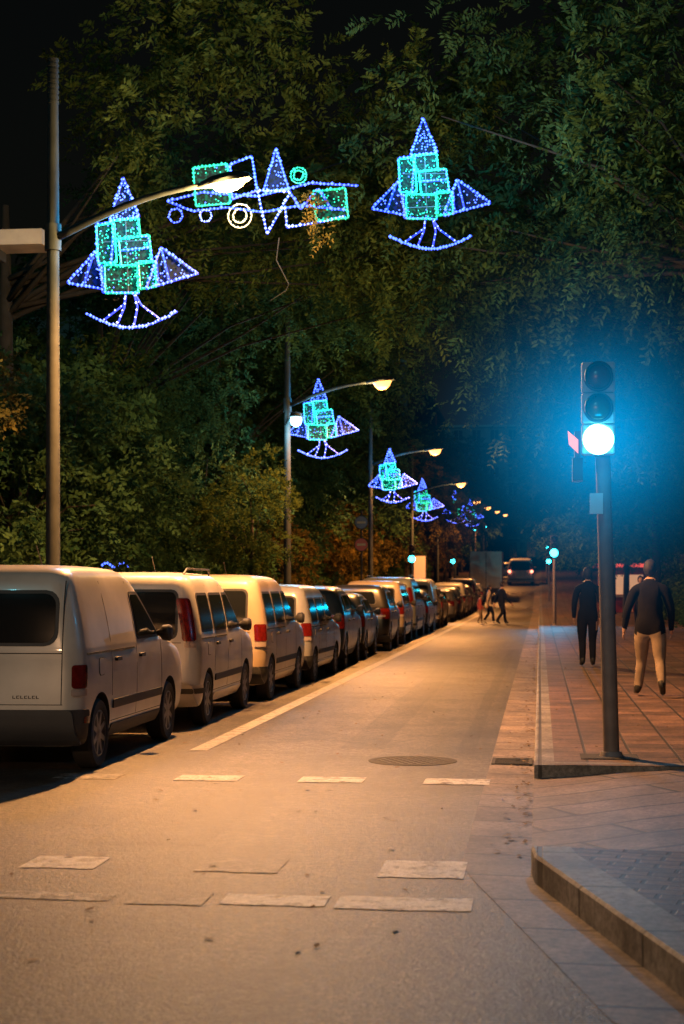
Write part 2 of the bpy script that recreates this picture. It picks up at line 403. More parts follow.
point('lantern_light',(.27,-.45,5.4),(.35,.8,1.),150,.08,e)

# ------------------------------------------------------------------ christmas lights
def octa(mb,p,r,m):
    v=[(p[0]+r,p[1],p[2]),(p[0]-r,p[1],p[2]),(p[0],p[1]+r,p[2]),(p[0],p[1]-r,p[2]),(p[0],p[1],p[2]+r),(p[0],p[1],p[2]-r)]
    mb.add(v,[(0,2,4),(2,1,4),(1,3,4),(3,0,4),(2,0,5),(1,2,5),(3,1,5),(0,3,5)],m)
def bulbs_on(mb, pts, sp, r, m, closed=False, jit=.008):
    P=[Vector(p) for p in pts]
    if closed: P.append(P[0])
    for a,b in zip(P[:-1],P[1:]):
        L=(b-a).length; n=max(1,int(L/sp))
        for i in range(n):
            p=a.lerp(b,(i+.5)/n)+Vector([random.uniform(-jit,jit) for _ in range(3)])
            octa(mb,p,r*random.uniform(.7,1.3),m)
def inside(p,poly):
    c=False;n=len(poly)
    for i in range(n):
        x1,y1=poly[i];x2,y2=poly[(i+1)%n]
        if (y1>p[1])!=(y2>p[1]) and p[0]<(x2-x1)*(p[1]-y1)/(y2-y1)+x1: c=not c
    return c
DM=[M_wire,M_blue,M_blueS,M_green,M_greenS,M_warm,M_whiteb,M_glowG,M_glowB]
TS=[0]
def light_poly(wb,bb,poly,rope,bulb,fill=None,closed=True,r=.022,sp=.055,nf=60,tr=.014):
    P=[(u,0,v) for u,v in poly]
    Q=P+([P[0]] if closed else [])
    for a,b in zip(Q[:-1],Q[1:]): wb.tube([a,b],tr,5,rope)
    bulbs_on(bb,[(x,-.02,z) for x,_,z in P],sp,r,bulb,closed)
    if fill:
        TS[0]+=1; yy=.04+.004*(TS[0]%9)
        wb.add([(u,yy,v) for u,v in poly],[tuple(range(len(poly)))],7 if fill==3 else 8)  # added backing sheet with the bulb glow painted in
        xs=[p[0] for p in poly]; zs=[p[1] for p in poly]; k=0;t=0
        area=(max(xs)-min(xs))*(max(zs)-min(zs)); n=int(area*nf)
        while k<n and t<n*6:
            t+=1; p=(random.uniform(min(xs),max(xs)),random.uniform(min(zs),max(zs)))
            if inside(p,poly): octa(bb,(p[0],random.uniform(-.03,.02),p[1]),r*.62,fill if random.random()<.85 else 1); k+=1
def decoration(x,y,z,s=1.,rotz=0.,far=False,light=30):
    e=empty('christmas_light_frame',(x,y,z),(0,0,rotz),(s,s,s))
    wb=MB(); bb=MB(); q=75.
    def P(l): return [((a-125)/q,(252-b)/q) for a,b in l]
    r=.022 if not far else .034; sp=.055 if not far else .08
    tri=P([(123,175),(108,219),(140,216)])
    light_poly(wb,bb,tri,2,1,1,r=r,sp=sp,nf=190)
    for i,rc in enumerate(([(111,219),(139,217),(141,236),(113,238)],[(94,223),(113,221),(116,262),(96,262)],[(118,238),(150,235),(154,263),(121,266)],
               [(103,264),(138,266),(139,294),(104,293)],[(139,262),(157,262),(158,288),(141,290)])):
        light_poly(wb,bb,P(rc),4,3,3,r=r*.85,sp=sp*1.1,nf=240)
    for l in ([(94,222),(111,220)],[(94,222),(96,262)],[(141,236),(150,236),(154,262)],[(113,221),(110,264)],[(158,262),(160,288)],[(100,264),(101,292),(140,294)],[(118,250),(151,248)]):
        light_poly(wb,bb,P(l),2,1,None,False,r=r*.8,sp=sp)
    light_poly(wb,bb,P([(63,281),(94,249),(103,289)]),2,1,1,r=r,sp=sp,nf=70)
    light_poly(wb,bb,P([(92,250),(80,285)]),2,1,None,False,r=r*.7,sp=sp*1.4)
    light_poly(wb,bb,P([(163,248),(202,276),(147,290)]),2,1,1,r=r,sp=sp,nf=70)
    light_poly(wb,bb,P([(163,248),(172,284)]),2,1,None,False,r=r*.7,sp=sp*1.4)
    arc=P([(83+97*t/14, 312+17*math.sin(math.pi*(t/14)*.95+.05)) for t in range(15)])
    light_poly(wb,bb,arc,2,1,None,False,r=r*1.15,sp=sp*.8)
    for l in ([(126,293),(124,305),(100,322)],[(126,293),(124,308),(116,327)],[(134,293),(138,308),(134,329)],[(134,293),(142,306),(162,321)]):
        light_poly(wb,bb,P(l),2,6,None,False,r=r*.7,sp=sp*1.5)
    for a,b in (([96,240],[150,240]),([100,280],[160,278]),([63,281],[103,289]),([125,217],[128,294])):
        (u0,v0),(u1,v1)=P([a,b]); wb.tube([(u0,.02,v0),(u1,.02,v1)],.006,5,0)
    wb.obj('frame',DM,e); bb.obj('bulbs',DM,e)
    if light: point('bulb_light',(0,-.3,.2),(.08,.5,.9),light,.4,e)
    return e
decoration(-5.62,21.6,6.17,1.0,R(-3),light=230)
decoration(-1.72,24.3,7.66,.96,R(4),light=380)
decoration(-5.66,41.5,5.95,1.0,light=200)
decoration(-5.62,61,5.8,1.0,far=True,light=200); decoration(-5.9,82,6.0,1.05,far=True,light=0)
decoration(-5.3,102,6.6,1.0,far=True,light=0); decoration(-5.3,124,7.2,1.0,far=True,light=0)
e=empty('christmas_light_garland',(-3.95,23.0,7.25)); wb=MB(); bb=MB()
def G(l): return [((a-262)/70.,(196-b)/70.) for a,b in l]
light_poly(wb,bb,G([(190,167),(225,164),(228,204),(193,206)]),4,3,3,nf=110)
light_poly(wb,bb,G([(262,193),(275,150),(288,192)]),2,1,1,nf=130)
light_poly(wb,bb,G([(256,192),(290,194),(266,236)]),2,6,None)
light_poly(wb,bb,G([(228,165),(250,157),(256,192),(230,200)]),2,1,None)
light_poly(wb,bb,G([(163,200),(190,211),(225,208),(262,214),(300,208),(345,214)]),2,1,None,False)
light_poly(wb,bb,G([(163,200),(200,192),(256,198),(310,186),(358,190)]),2,1,None,False)
light_poly(wb,bb,G([(290,196),(300,212),(318,192),(332,214)]),2,1,None,False)
light_poly(wb,bb,G([(284,208),(286,230),(322,225),(345,220)]),2,6,None,False)
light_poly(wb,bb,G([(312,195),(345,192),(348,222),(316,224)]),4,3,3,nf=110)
def circ(cx,cy,r,rope,bulb):
    light_poly(wb,bb,G([(cx+r*math.cos(a*math.pi/8),cy+r*math.sin(a*math.pi/8)) for a in range(16)]),rope,bulb,None,tr=.009,r=.016)
circ(238,217,12,5,5); circ(238,217,7,5,5); circ(298,178,8,4,3); circ(298,178,5,4,3); circ(203,216,6,2,6); circ(172,215,7,2,1)
wb.obj('frame',DM,e); bb.obj('bulbs',DM,e); point('bulb_light',(0,-.4,.3),(.15,.5,1.),220,.5,e)
mb=MB()
for k in range(26):
    t=k/25; octa(mb,(-11+1.6*t,30.,2.02+.05*math.sin(t*19)),.03,0)
    if k<12: octa(mb,(-8.25+.05*k,30.,2.02+.04*math.sin(k)),.028,0)
mb.tube([(-11,30,2.02),(-9.3,30,2.04),(-7.6,30,2.02)],.006,5,1); mb.obj('string_lights',[M_blue,M_wire])

# ------------------------------------------------------------------ traffic lights
def traffic_light(x,y,main=False,zl=0.):
    z0=gz(y)+.12
    e=empty('traffic_light',(x,y,z0))
    mb=MB(); lean=-.10 if main else 0
    mb.tube([(0,0,0),(0,0,.05)],[.11,.09],16); mb.tube([(0,0,.05),(lean*.7,0,2.5),(lean,0,3.42+zl)],[.070,.066,.060],16)
    mb.obj('pole',[M_pole2],e,angle=40)
    cx=lean-.02
    lz=[3.31+zl,3.04+zl,2.77+zl]; mb=MB()
    for z in lz:
        mb.box(cx-.145,cx+.145,-.20,-.07,z-.132,z+.132,0)
    ho=mb.obj('housing',[M_sigbody if main else M_black],e)
    bv=ho.modifiers.new('bevel','BEVEL'); bv.width=.018; bv.segments=2
    mb=MB()
    for z in lz:
        n=14; v=[];f=[]
        for j,(yy,rr) in enumerate([(-.20,.125),(-.36,.118)]):
            for k in range(n+1):
                a=-.35+ (math.pi+.7)*k/n
                v.append((cx+rr*math.cos(a),yy+(.08 if (j==1 and (k<2 or k>n-2)) else 0),z+rr*math.sin(a)))
        for k in range(n): f.append((k,k+1,n+2+k,n+1+k))
        mb.add(v,f,0)
        mb.lathe([(.128,0),(.128,-.012),(.11,-.012)],(cx,-.2,z),'Y',24,0)
    mb.obj('visors',[M_black],e,smooth=True)
    for i,(z,m) in enumerate(zip(lz,(M_off1,M_off2,M_sig if main else M_sigfar))):
        mb=MB(); rr=.134 if (i==2 and main) else (.15 if i==2 else .108)
        mb.lathe([(rr,-.214),(rr*.9,-.235),(rr*.6,-.252),(.01,-.26)],(cx,0,z),'Y',24,0)
        mb.obj(['lens_red','lens_amber','lens_green'][i],[m],e,smooth=True)
    if main or y<80: spot('signal_light',(cx,-.45,lz[2]),(R(-66),0,R(12) if main else 0) ,(.0,.55,1.),95 if main else 450,120,.5,.08,e)
    if main:
        point('lens_glow_light',(cx,-.34,lz[2]+.05),(.0,.5,1.),34,.1,e)
        mb=MB(); mb.box(cx-.22,cx-.13,-.1,.12,2.42,2.62,0); mb.box(-.19,-.075,-.10,-.07,2.13,2.31,1); mb.box(-.075,.0,-.04,.04,2.18,2.24,0)
        mb.obj('push_button_box',[M_black,M_sigbody],e)
        mb=MB(); mb.box(cx-.20,cx-.15,-.02,.17,2.62,2.86,0)
        mb.add([(cx-.26,-.06,2.86),(cx-.17,-.07,2.78),(cx-.17,-.07,2.66),(cx-.25,-.06,2.74)],[(0,1,2,3)],1)
        mb.obj('pedestrian_head',[M_black,emis('pedestrian_red_lit',(1.,.22,.15),1.5)],e)
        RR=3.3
        me=bpy.data.meshes.new('signal_halo_glow'); bm=bmesh.new(); bmesh.ops.create_icosphere(bm,subdivisions=3,radius=RR+.05); bm.to_mesh(me); bm.free()  # added sphere: halo of the green lens painted as volume emission
        vm=bpy.data.materials.new('signal_halo_glow'); vm.use_nodes=True; nt=vm.node_tree; nt.nodes.remove(nt.nodes['Principled BSDF'])
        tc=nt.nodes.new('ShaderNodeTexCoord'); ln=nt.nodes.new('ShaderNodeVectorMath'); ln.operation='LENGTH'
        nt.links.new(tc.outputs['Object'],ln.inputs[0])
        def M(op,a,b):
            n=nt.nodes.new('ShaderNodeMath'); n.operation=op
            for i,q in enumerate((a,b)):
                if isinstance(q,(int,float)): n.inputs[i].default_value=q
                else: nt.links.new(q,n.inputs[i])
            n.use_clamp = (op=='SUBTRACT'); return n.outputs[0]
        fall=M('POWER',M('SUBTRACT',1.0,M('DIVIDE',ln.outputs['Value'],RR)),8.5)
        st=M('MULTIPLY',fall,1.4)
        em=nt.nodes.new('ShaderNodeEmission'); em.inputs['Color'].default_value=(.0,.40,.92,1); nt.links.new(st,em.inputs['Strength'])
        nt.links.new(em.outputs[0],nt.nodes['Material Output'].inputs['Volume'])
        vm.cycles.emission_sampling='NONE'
        me.materials.append(vm); o=bpy.data.objects.new('signal_halo_glow',me); o.location=(cx,-.25,lz[2]); link(o,e)
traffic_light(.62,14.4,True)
traffic_light(.55,63); traffic_light(.6,112); traffic_light(-5.95,112); traffic_light(-5.95,76); traffic_light(.6,150,zl=.6); traffic_light(-5.95,150,zl=2.2); traffic_light(-5.95,180,zl=2.5)

M_sb=mat('sign_blue',(.02,.06,.2),.4); M_sr=mat('sign_red',(.3,.02,.02),.4)
def round_sign(x,y,zs):
    e=empty('traffic_sign',(x,y,gz(y)+.12)); mb=MB(); mb.tube([(0,0,0),(0,0,zs[0]+.4)],.035,10); mb.obj('post',[M_metal],e)
    for i,z in enumerate(zs):
        mb=MB(); mb.lathe([(.24,-.03),(.24,-.045)],(0,0,z),'Y',28,0); mb.lathe([(.21,-.045),(.21,-.049)],(0,0,z),'Y',28,1)
        mb.box(-.14,.14,-.056,-.05,z-.035,z+.035,2)
        mb.obj('disc_%d'%(i+1),[M_metal,[M_sb,M_sr][i%2],M_sigbody],e)
round_sign(-6.0,54.5,[3.65,2.9])
e=empty('advertising_panel',(-6.2,84,.12)); mb=MB(); mb.box(-.35,.35,-.08,.08,1.0,3.1,0); mb.tube([(0,0,0),(0,0,1)],.08,10,0); mb.box(-.3,.3,-.09,-.082,1.05,3.05,1)
mb.obj('panel',[M_metal,emis('panel_lit',(1,.55,.25),.35)],e)

# ------------------------------------------------------------------ cars
class Body:
    def __init__(s,rows,r):
        A=np.array(rows,float); out=[]
        n=len(A)
        for i in range(n-1):
            p0=A[max(i-1,0)];p1=A[i];p2=A[i+1];p3=A[min(i+2,n-1)]
            for k in range(3):
                t=k/3; out.append(.5*((2*p1)+(-p0+p2)*t+(2*p0-5*p1+4*p2-p3)*t*t+(-p0+3*p1-3*p2+p3)*t**3))
        out.append(A[-1]); T=np.array(out); T[:,0]=np.maximum.accumulate(T[:,0]+np.arange(len(T))*1e-6)
        s.T=T; s.r=r; s.bow=.045
    def prm(s,z):
        T=s.T; return np.interp(z,T[:,0],T[:,1]),np.interp(z,T[:,0],T[:,2]),np.interp(z,T[:,0],T[:,3])
    def rad(s,yr,yf,hw): return min(s.r,.45*hw,.4*(yf-yr))
    def rp(s,z,t,off):
        yr,yf,hw=s.prm(z); r=s.rad(yr,yf,hw); a=hw-r; q=math.pi/2*r; cy=yr+s.bow*(a/hw)**2+r
        if t<a: x=t;y=yr+s.bow*(t/hw)**2;nx,ny=0,-1
        elif t<a+q: th=(t-a)/r; nx,ny=math.sin(th),-math.cos(th); x=a+r*nx; y=cy+r*ny
        else: y=cy+(t-a-q); x=hw; nx,ny=1,0
        return (x+nx*off,y+ny*off,z)
    def tcorner(s,z):
        yr,yf,hw=s.prm(z); r=s.rad(yr,yf,hw); return hw-r, hw-r+math.pi/2*r
    def half(s,yr,yf,hw):
        r=s.rad(yr,yf,hw); a=hw-r; P=[]
        cy=yr+s.bow*(a/hw)**2+r; cf=yf-s.bow*(a/hw)**2-r
        if cf<cy: cf=cy+.001
        for i in range(5): x=a*i/5; P.append((x,yr+s.bow*(x/hw)**2))
        for i in range(7): th=math.pi/2*i/6; P.append((a+r*math.sin(th),cy-r*math.cos(th)))
        for i in range(1,12): P.append((hw,cy+(cf-cy)*i/12))
        for i in range(7): th=math.pi/2*i/6; P.append((a+r*math.cos(th),cf+r*math.sin(th)))
        for i in range(4,-1,-1): x=a*i/5; P.append((x,yf-s.bow*(x/hw)**2))
        return P
    def mesh(s):
        v=[];f=[]
        for z,yr,yf,hw in s.T:
            h=s.half(yr,yf,hw); ring=[(x,y,z) for x,y in h]+[(-x,y,z) for x,y in h[-2:0:-1]]; n=len(ring); v+=ring
        for i in range(len(s.T)-1):
            for k in range(n): f.append((i*n+k,i*n+(k+1)%n,(i+1)*n+(k+1)%n,(i+1)*n+k))
        f.append(tuple(range(n))[::-1]); f.append(tuple((len(s.T)-1)*n+k for k in range(n)))
        return v,f
def patch(mb,fn,off,m,rc=.0,w=1.,h=1.,nu=8,nv=8,mirror=True,sgn=(1,-1)):
    vs=[0,0]+[rc/h*x for x in (.1,.3,.6,1)] if rc else [0,0]
    mid=[i/nv for i in range(1,nv)]
    if rc:
        mid=[q for q in mid if rc/h<q<1-rc/h]; vs+=mid+[1-q for q in [rc/h*x for x in (1,.6,.3,.1)]]+[1,1]
    else: vs+=mid+[1,1]
    us=[0,0]+[i/nu for i in range(1,nu)]+[1,1]
    for sg in sgn:
        V=[];F=[]
        for j,v in enumerate(vs):
            ins=0
            if rc:
                d=min(v,1-v)*h
                if d<rc: ins=(rc-math.sqrt(max(0,rc*rc-(rc-d)**2)))/w
            for i,u in enumerate(us):
                uu=ins+(1-2*ins)*u; edge=i in(0,len(us)-1) or j in(0,len(vs)-1)
                p=fn(uu,v,-.006 if edge else off); V.append((p[0]*sg,p[1],p[2]))
        n=len(us)
        for j in range(len(vs)-1):
            for i in range(n-1):
                q=(j*n+i,j*n+i+1,j*n+n+i+1,j*n+n+i); F.append(q if sg>0 else q[::-1])
        mb.add(V,F,m)
VAN=[(.24,.10,4.02,.79),(.33,.02,4.10,.84),(.47,0,4.13,.86),(.62,.005,4.13,.87),(.80,.02,4.06,.872),(.92,.03,3.93,.87),(1.0,.035,3.72,.865),(1.06,.04,3.35,.86),(1.10,.045,3.14,.855),
     (1.3,.07,2.86,.82),(1.5,.10,2.58,.775),(1.65,.14,2.36,.735),(1.73,.20,2.18,.69),(1.775,.32,2.0,.61),(1.80,.6,1.7,.42),(1.806,.9,1.4,.2)]
HATCH=[(.20,.14,3.88,.76),(.33,.03,3.97,.83),(.48,0,4.0,.865),(.66,.005,3.97,.875),(.80,.03,3.85,.872),(.88,.05,3.62,.868),(.94,.08,3.1,.86),(.98,.10,2.93,.85),
       (1.15,.22,2.62,.79),(1.32,.36,2.25,.715),(1.40,.48,2.05,.66),(1.445,.66,1.85,.57),(1.465,.95,1.6,.4),(1.47,1.1,1.45,.2)]
def wheel_mesh(r=.31,w=.19):
    mb=MB()
    mb.lathe([(r*.64,-w),(r*.9,-w),(r,-w*.85),(r,-w*.15),(r*.93,0),(r*.72,.0),(r*.66,-.012)],(0,0,0),'X',36,0)
    mb.lathe([(r*.66,-w*.5),(r*.66,-.006),(r*.62,-.004),(r*.60,-.03),(r*.3,-.035),(r*.26,-.012),(r*.1,-.008),(.01,-.006)],(0,0,0),'X',36,1)
    for k in range(8):
        a=k*math.pi/4; c,s=math.cos(a),math.sin(a); v=[]
        for rr,ww,x in ((r*.22,.028,-.012),(r*.62,.02,-.008)):
            for sg in (-1,1):
                for xx in (x,x-.02): v.append((xx,c*rr-s*ww*sg,s*rr+c*ww*sg))
        mb.add(v,[(0,2,6,4),(0,4,5,1),(2,3,7,6),(0,1,3,2),(4,6,7,5)],1)
    mb.lathe([(r*.58,-.029),(r*.30,-.029)],(0,0,0),'X',24,2)
    me=mb.obj('w',[M_rubber,M_rim,M_seam],None,angle=35); d=me.data; bpy.data.objects.remove(me); return d
WH=wheel_mesh()
def apply_bool(obj,cutters):
    for c in cutters:
        md=obj.modifiers.new('b','BOOLEAN'); md.operation='DIFFERENCE'; md.object=c; md.solver='EXACT'
    dg=bpy.context.evaluated_depsgraph_get(); me=bpy.data.meshes.new_from_object(obj.evaluated_get(dg))
    obj.modifiers.clear(); obj.data=me
    for c in cutters: bpy.data.objects.remove(c)
CACHE={}
def car_type(kind):
    if kind in CACHE: return CACHE[kind]
    van=kind.startswith('van'); B=Body(VAN if van else HATCH,.17 if van else .2)
    ax=(.68,3.36) if van else (.66,3.2)
    v,f=B.mesh()
    o=meshobj('body',v,f,[M_white],None,smooth=True)
    bpy.context.view_layer.update()
    cs=[]
    for a in ax:
        for sg in (-1,1):
            mb=MB(); mb.lathe([(.365,-.16),(.365,.2)],(sg*.8,a,.31),'X',28); cs.append(mb.obj('c',[M_seam]))
    apply_bool(o,cs); me=o.data
    me.materials.clear(); me.materials.append(M_white); me.materials.append(M_seam)
    for p in me.polygons:
        c=p.center; idx=0
        for a in ax:
            if math.hypot(c.y-a,c.z-.31)<.368 and (abs(p.normal.x)<.2 or abs(c.x)<.72): idx=1
        if c.z<.21 : idx=1
        p.material_index=idx; p.use_smooth=True
    me.set_sharp_from_angle(angle=R(32)); bpy.data.objects.remove(o)
    mb=MB()
    def side(yb0,yb1,yt0,yt1,z0,z1,off,m,rc=0.,nv=6,nu=6,pitch=0,sgn=(1,-1)):
        def fn(u,vv,of):
            z=z0+(z1-z0)*vv; y0=yb0+(yt0-yb0)*vv; y1=yb1+(yt1-yb1)*vv; _,_,hw=B.prm(z); return (hw+of,y0+(y1-y0)*u,z)
        patch(mb,fn,off,m,rc,abs(yb1-yb0),z1-z0,nu,nv,sgn=sgn)
    def rear(x0,x1,z0,z1,off,m,rc=0.,nu=10,x0t=None,x1t=None,sgn=(1,)):
        x0t=x0 if x0t is None else x0t; x1t=x1 if x1t is None else x1t
        def fn(u,vv,of):
            z=z0+(z1-z0)*vv; a=x0+(x0t-x0)*vv; b=x1+(x1t-x1)*vv; x=a+(b-a)*u; yr,yf,hw=B.prm(z); return (x,yr+B.bow*(x/hw)**2-of,z)
        patch(mb,fn,off,m,rc,abs(x1-x0),z1-z0,nu,8,sgn=sgn)
    def front(x0,x1,z0,z1,off,m,rc=0.,x1t=None):
        x1t=x1 if x1t is None else x1t
        def fn(u,vv,of):
            z=z0+(z1-z0)*vv; b=x1+(x1t-x1)*vv; a=-b if x0<0 else x0; x=a+(b-a)*u; yr,yf,hw=B.prm(z); return (x,yf-B.bow*(x/hw)**2+of,z+of*.6)
        patch(mb,fn,off,m,rc,abs(x1-x0),z1-z0,12,8,sgn=(1,) if x0<0 else (1,-1))
    def wrap(d0,d1,z0,z1,off,m,rc=0.,nu=12,sgn=(1,-1)):
        def fn(u,vv,of):
            z=z0+(z1-z0)*vv; tc0,tc1=B.tcorner(z); return B.rp(z,tc0+d0+(d1-d0)*u,of)
        patch(mb,fn,off,m,rc,d1-d0,z1-z0,nu,6,sgn=sgn)
    if van:
        glazed=kind!='van_panel'
        if kind=='van_panel':
            rear(-.66,.66,1.10,1.58,.006,1,.12); rear(-.63,.63,1.13,1.55,.011,0,.10)
            wrap(.08,.25,.74,.94,.012,2,.03); wrap(.08,.25,.675,.735,.012,3,.01)
            rear(-.70,.70,1.035,1.043,.003,5)
            wrap(-1.5,.28,.25,.56,.035,1,.05,24)
            rear(-.71,.71,.60,.606,.003,5); rear(.695,.703,.6,1.66,.002,5,sgn=(1,-1))
            for k in range(7):
                a=.28+k*.034; rear(a,a+.024,.655,.66,.004,5); rear(a,a+.006,.655,.68,.004,5)
                if k%2: rear(a,a+.024,.675,.68,.004,5)
            for k in range(3): rear(-.30+k*.05,-.265+k*.05,.70,.725,.004,5)
            rear(.0,.02,1.12,1.3,.02,1); rear(-.5,-.3,.86,.93,.01,1,.03); rear(-.4,-.1,1.60,1.625,.012,2,.005)
            wrap(.2,.28,.44,.50,.04,2,.01)
        else:
            tall=kind=='van_glazed'
            rear(-.62,.62,1.02,1.60,.006,1,.09); rear(-.59,.59,1.05,1.57,.011,0,.07)
            if tall: wrap(-.02,.14,1.0,1.5,.014,2,.04); wrap(-.0,.13,.93,.99,.014,3,.01)
            else: wrap(.02,.22,.86,1.10,.014,2,.03); wrap(.02,.2,.78,.85,.014,3,.01)
            rear(-.26,.26,.64,.76,.006,1,.02); rear(-.25,.25,.645,.755,.012,4,.01)
            rear(-.66,.66,.98,.988,.003,5); rear(-.68,.68,.52,.527,.003,5)
            wrap(-1.5,.30,.25,.50,.03,6 if tall else 1,.05,24); wrap(-1.5,.30,.40,.46,.042,1,.02,24)
            rear(-.004,.004,.53,1.6,.003,5)
            if tall: rear(.45,.55,.80,.90,.008,4,.045); rear(.47,.53,.82,.88,.011,2,.028); rear(.30,.38,.88,.91,.006,5)
        side(2.02,2.93,2.02,2.34,1.10,1.56,.005,1,.05); side(2.05,2.86,2.05,2.30,1.13,1.53,.010,0,.04)
        if glazed:
            side(1.10,1.94,1.12,1.94,1.10,1.56,.005,1,.05); side(1.13,1.91,1.15,1.91,1.13,1.53,.010,0,.04)
            side(.30,1.02,.34,1.02,1.10,1.56,.005,1,.06); side(.33,.99,.37,.99,1.13,1.53,.010,0,.05)
        for y in (1.97,): side(y,y+.008,y,y+.008,.40,1.66,.002,5)
        side(3.02,3.028,2.97,2.978,.40,1.1,.002,5); side(1.06,1.068,1.06,1.068,.62,1.66,.002,5)
        side(1.06,3.02,1.06,3.02,.385,.392,.002,5)
        side(.25,1.9,.25,1.9,1.02,1.035,.004,5)
        side(1.08,3.0,1.08,3.0,.50,.58,.014,1,.02,2,12)
        side(1.08,2.98,1.08,2.98,.24,.36,.012,1 if kind=='van_panel' else 6,.02,2,12)
        for y in (2.06,1.16): side(y,y+.16,y,y+.16,.93,.965,.03,1,.01)
        side(.62,.80,.62,.80,.82,.98,.003,5,.04); side(.626,.794,.626,.794,.826,.974,.005,6,.04)
        front(-1,.68,1.13,1.60,.008,0,.06,.56); front(.45,.72,.70,.90,.01,3,.04)
    else:
        rear(-.56,.56,1.03,1.33,.006,1,.07,x0t=-.47,x1t=.47); rear(-.53,.53,1.05,1.31,.012,0,.06,x0t=-.45,x1t=.45)
        wrap(-.12,.26,.72,.95,.012,2,.05); wrap(-.12,.1,.76,.80,.016,3,.01)
        rear(-.25,.25,.60,.71,.008,4,.01); rear(-.62,.62,.545,.552,.003,5); wrap(-1.5,.3,.2,.36,.02,1,.05,24)
        side(1.86,2.66,1.86,2.2,.99,1.32,.005,1,.05); side(1.89,2.6,1.89,2.16,1.01,1.30,.010,0,.04)
        side(.95,1.78,1.0,1.78,.99,1.32,.005,1,.05); side(.98,1.75,1.03,1.75,1.01,1.30,.010,0,.04)
        side(.58,.88,.72,.90,1.0,1.28,.008,0,.05)
        for y in (1.82,): side(y,y+.008,y,y+.008,.36,1.36,.002,5)
        side(2.80,2.808,2.75,2.758,.36,.98,.002,5); side(.98,.988,.98,.988,.62,1.0,.002,5); side(1.02,2.8,1.02,2.8,.345,.352,.002,5)
        for y in (1.90,1.06): side(y,y+.16,y,y+.16,.84,.872,.028,6,.01)
        side(1.02,2.8,1.02,2.8,.22,.31,.010,1,.02,2,12)
        front(-1,.66,1.0,1.30,.008,0,.06,.54); front(.42,.76,.62,.76,.01,3,.04)
    zc=1.14 if van else 1.02; ym=2.80 if van else 2.62; hw=B.prm(zc)[2]
    for sg in (1,-1):
        st=[(.02,.02,.03),(.05,.03,.04),(.08,.06,.085),(.15,.07,.095),(.18,.04,.07)]; v=[];f=[];n=12
        for t,a,b in st:
            for k in range(n):
                an=2*math.pi*k/n; v.append((sg*(hw+t),ym+a*math.cos(an),zc+b*math.sin(an)*.9))
        for i in range(len(st)-1):
            for k in range(n): f.append((i*n+k,i*n+(k+1)%n,(i+1)*n+(k+1)%n,(i+1)*n+k))
        f.append(tuple((len(st)-1)*n+k for k in range(n))); mb.add(v,f,1)
    if van:
        mb.tube([(0,1.75,1.80),(.0,1.55,2.0)],.005,5,1)
        if kind=='van_glazed':
            for sg in (1,-1): mb.tube([(sg*.60,.5,1.775),(sg*.62,.6,1.84),(sg*.62,2.0,1.84),(sg*.6,2.1,1.775)],.014,6,1)
    mb.tube([(-.3,.1,.26),(-.3,-.02,.25)],.025,8,1)
    tmp=mb.obj('t',[M_glass,M_trim,M_red,M_amber,M_plate,M_seam,M_white],None,angle=40); det=tmp.data; bpy.data.objects.remove(tmp)
    CACHE[kind]=(me,det,ax,B); return CACHE[kind]
PAINTS={}
def paint(c,dirt=.35):
    k=tuple(c)
    if k not in PAINTS: PAINTS[k]=mat('car_paint',c,.34,0.,var=dirt,vscale=1.6,coat=.3)
    return PAINTS[k]
def car(kind,x,y,col,sc=(1,1,1),name='parked_car',rot=0.,steer=0):
    me,det,ax,B=car_type(kind); P=paint(col)
    sl=math.atan2(gz(y+3)-gz(y),3)
    e=empty(name,(x,y,gz(y)+.006),(sl,0,rot),sc)
    o=bpy.data.objects.new('body',me); link(o,e); o.material_slots[0].link='OBJECT'; o.material_slots[0].material=P
    o=bpy.data.objects.new('trim_and_glass',det); link(o,e); o.material_slots[6].link='OBJECT'; o.material_slots[6].material=P
    i=0
    for a in ax:
        for sg in (1,-1):
            i+=1; w=bpy.data.objects.new('wheel_%d'%i,WH); w.location=(sg*.862,a,.31)
            w.rotation_euler=(random.uniform(0,3),0,0 if sg>0 else math.pi); link(w,e)
    return e
car('van_panel',-4.74,13.35,(.62,.58,.53),name='parked_van')
car('van_glazed',-4.70,17.95,(.62,.59,.55),(1,.95,.985),name='parked_van',rot=R(.6))
car('van_low',-4.66,22.15,(.50,.38,.26),(1,.98,.985),name='parked_van')
car('van_low',-4.64,26.5,(.36,.36,.35),(1,.96,.91),name='parked_van',rot=R(-.7))
seq=[('hatch',30.85,(.008,.016,.032),(1,1,1.1)),('hatch',35.2,(.015,.035,.06),(1,1,1.0)),('hatch',39.8,(.010,.010,.012),(1.02,1,1.12)),
     ('van_low',44.4,(.40,.33,.24),(1,1,.98)),('van_glazed',49.0,(.28,.31,.29),(1.03,1.05,1.05)),('hatch',54.0,(.04,.05,.07),(1,1,1)),('van_panel',58.6,(.3,.3,.29),(1,1,1.05)),
     ('hatch',63.3,(.02,.02,.03),(1,1,1.05)),('hatch',72.3,(.18,.18,.2),(1,1,1)),('hatch',77.,(.02,.03,.06),(1,1,1.08)),('van_low',82,(.25,.25,.25),(1,1,1)),
     ('hatch',87,(.15,.02,.02),(1,1,1)),('hatch',92,(.05,.05,.06),(1,1,1.1)),('van_glazed',97,(.3,.3,.3),(1,1,1.1)),('hatch',102.5,(.1,.1,.12),(1,1,1)),('hatch',107.5,(.25,.25,.27),(1,1,1)),
     ('hatch',127,(.05,.05,.06),(1,1,1.1)),('hatch',133,(.2,.2,.2),(1,1,1)),('van_low',139,(.2,.2,.22),(1,1,1))]
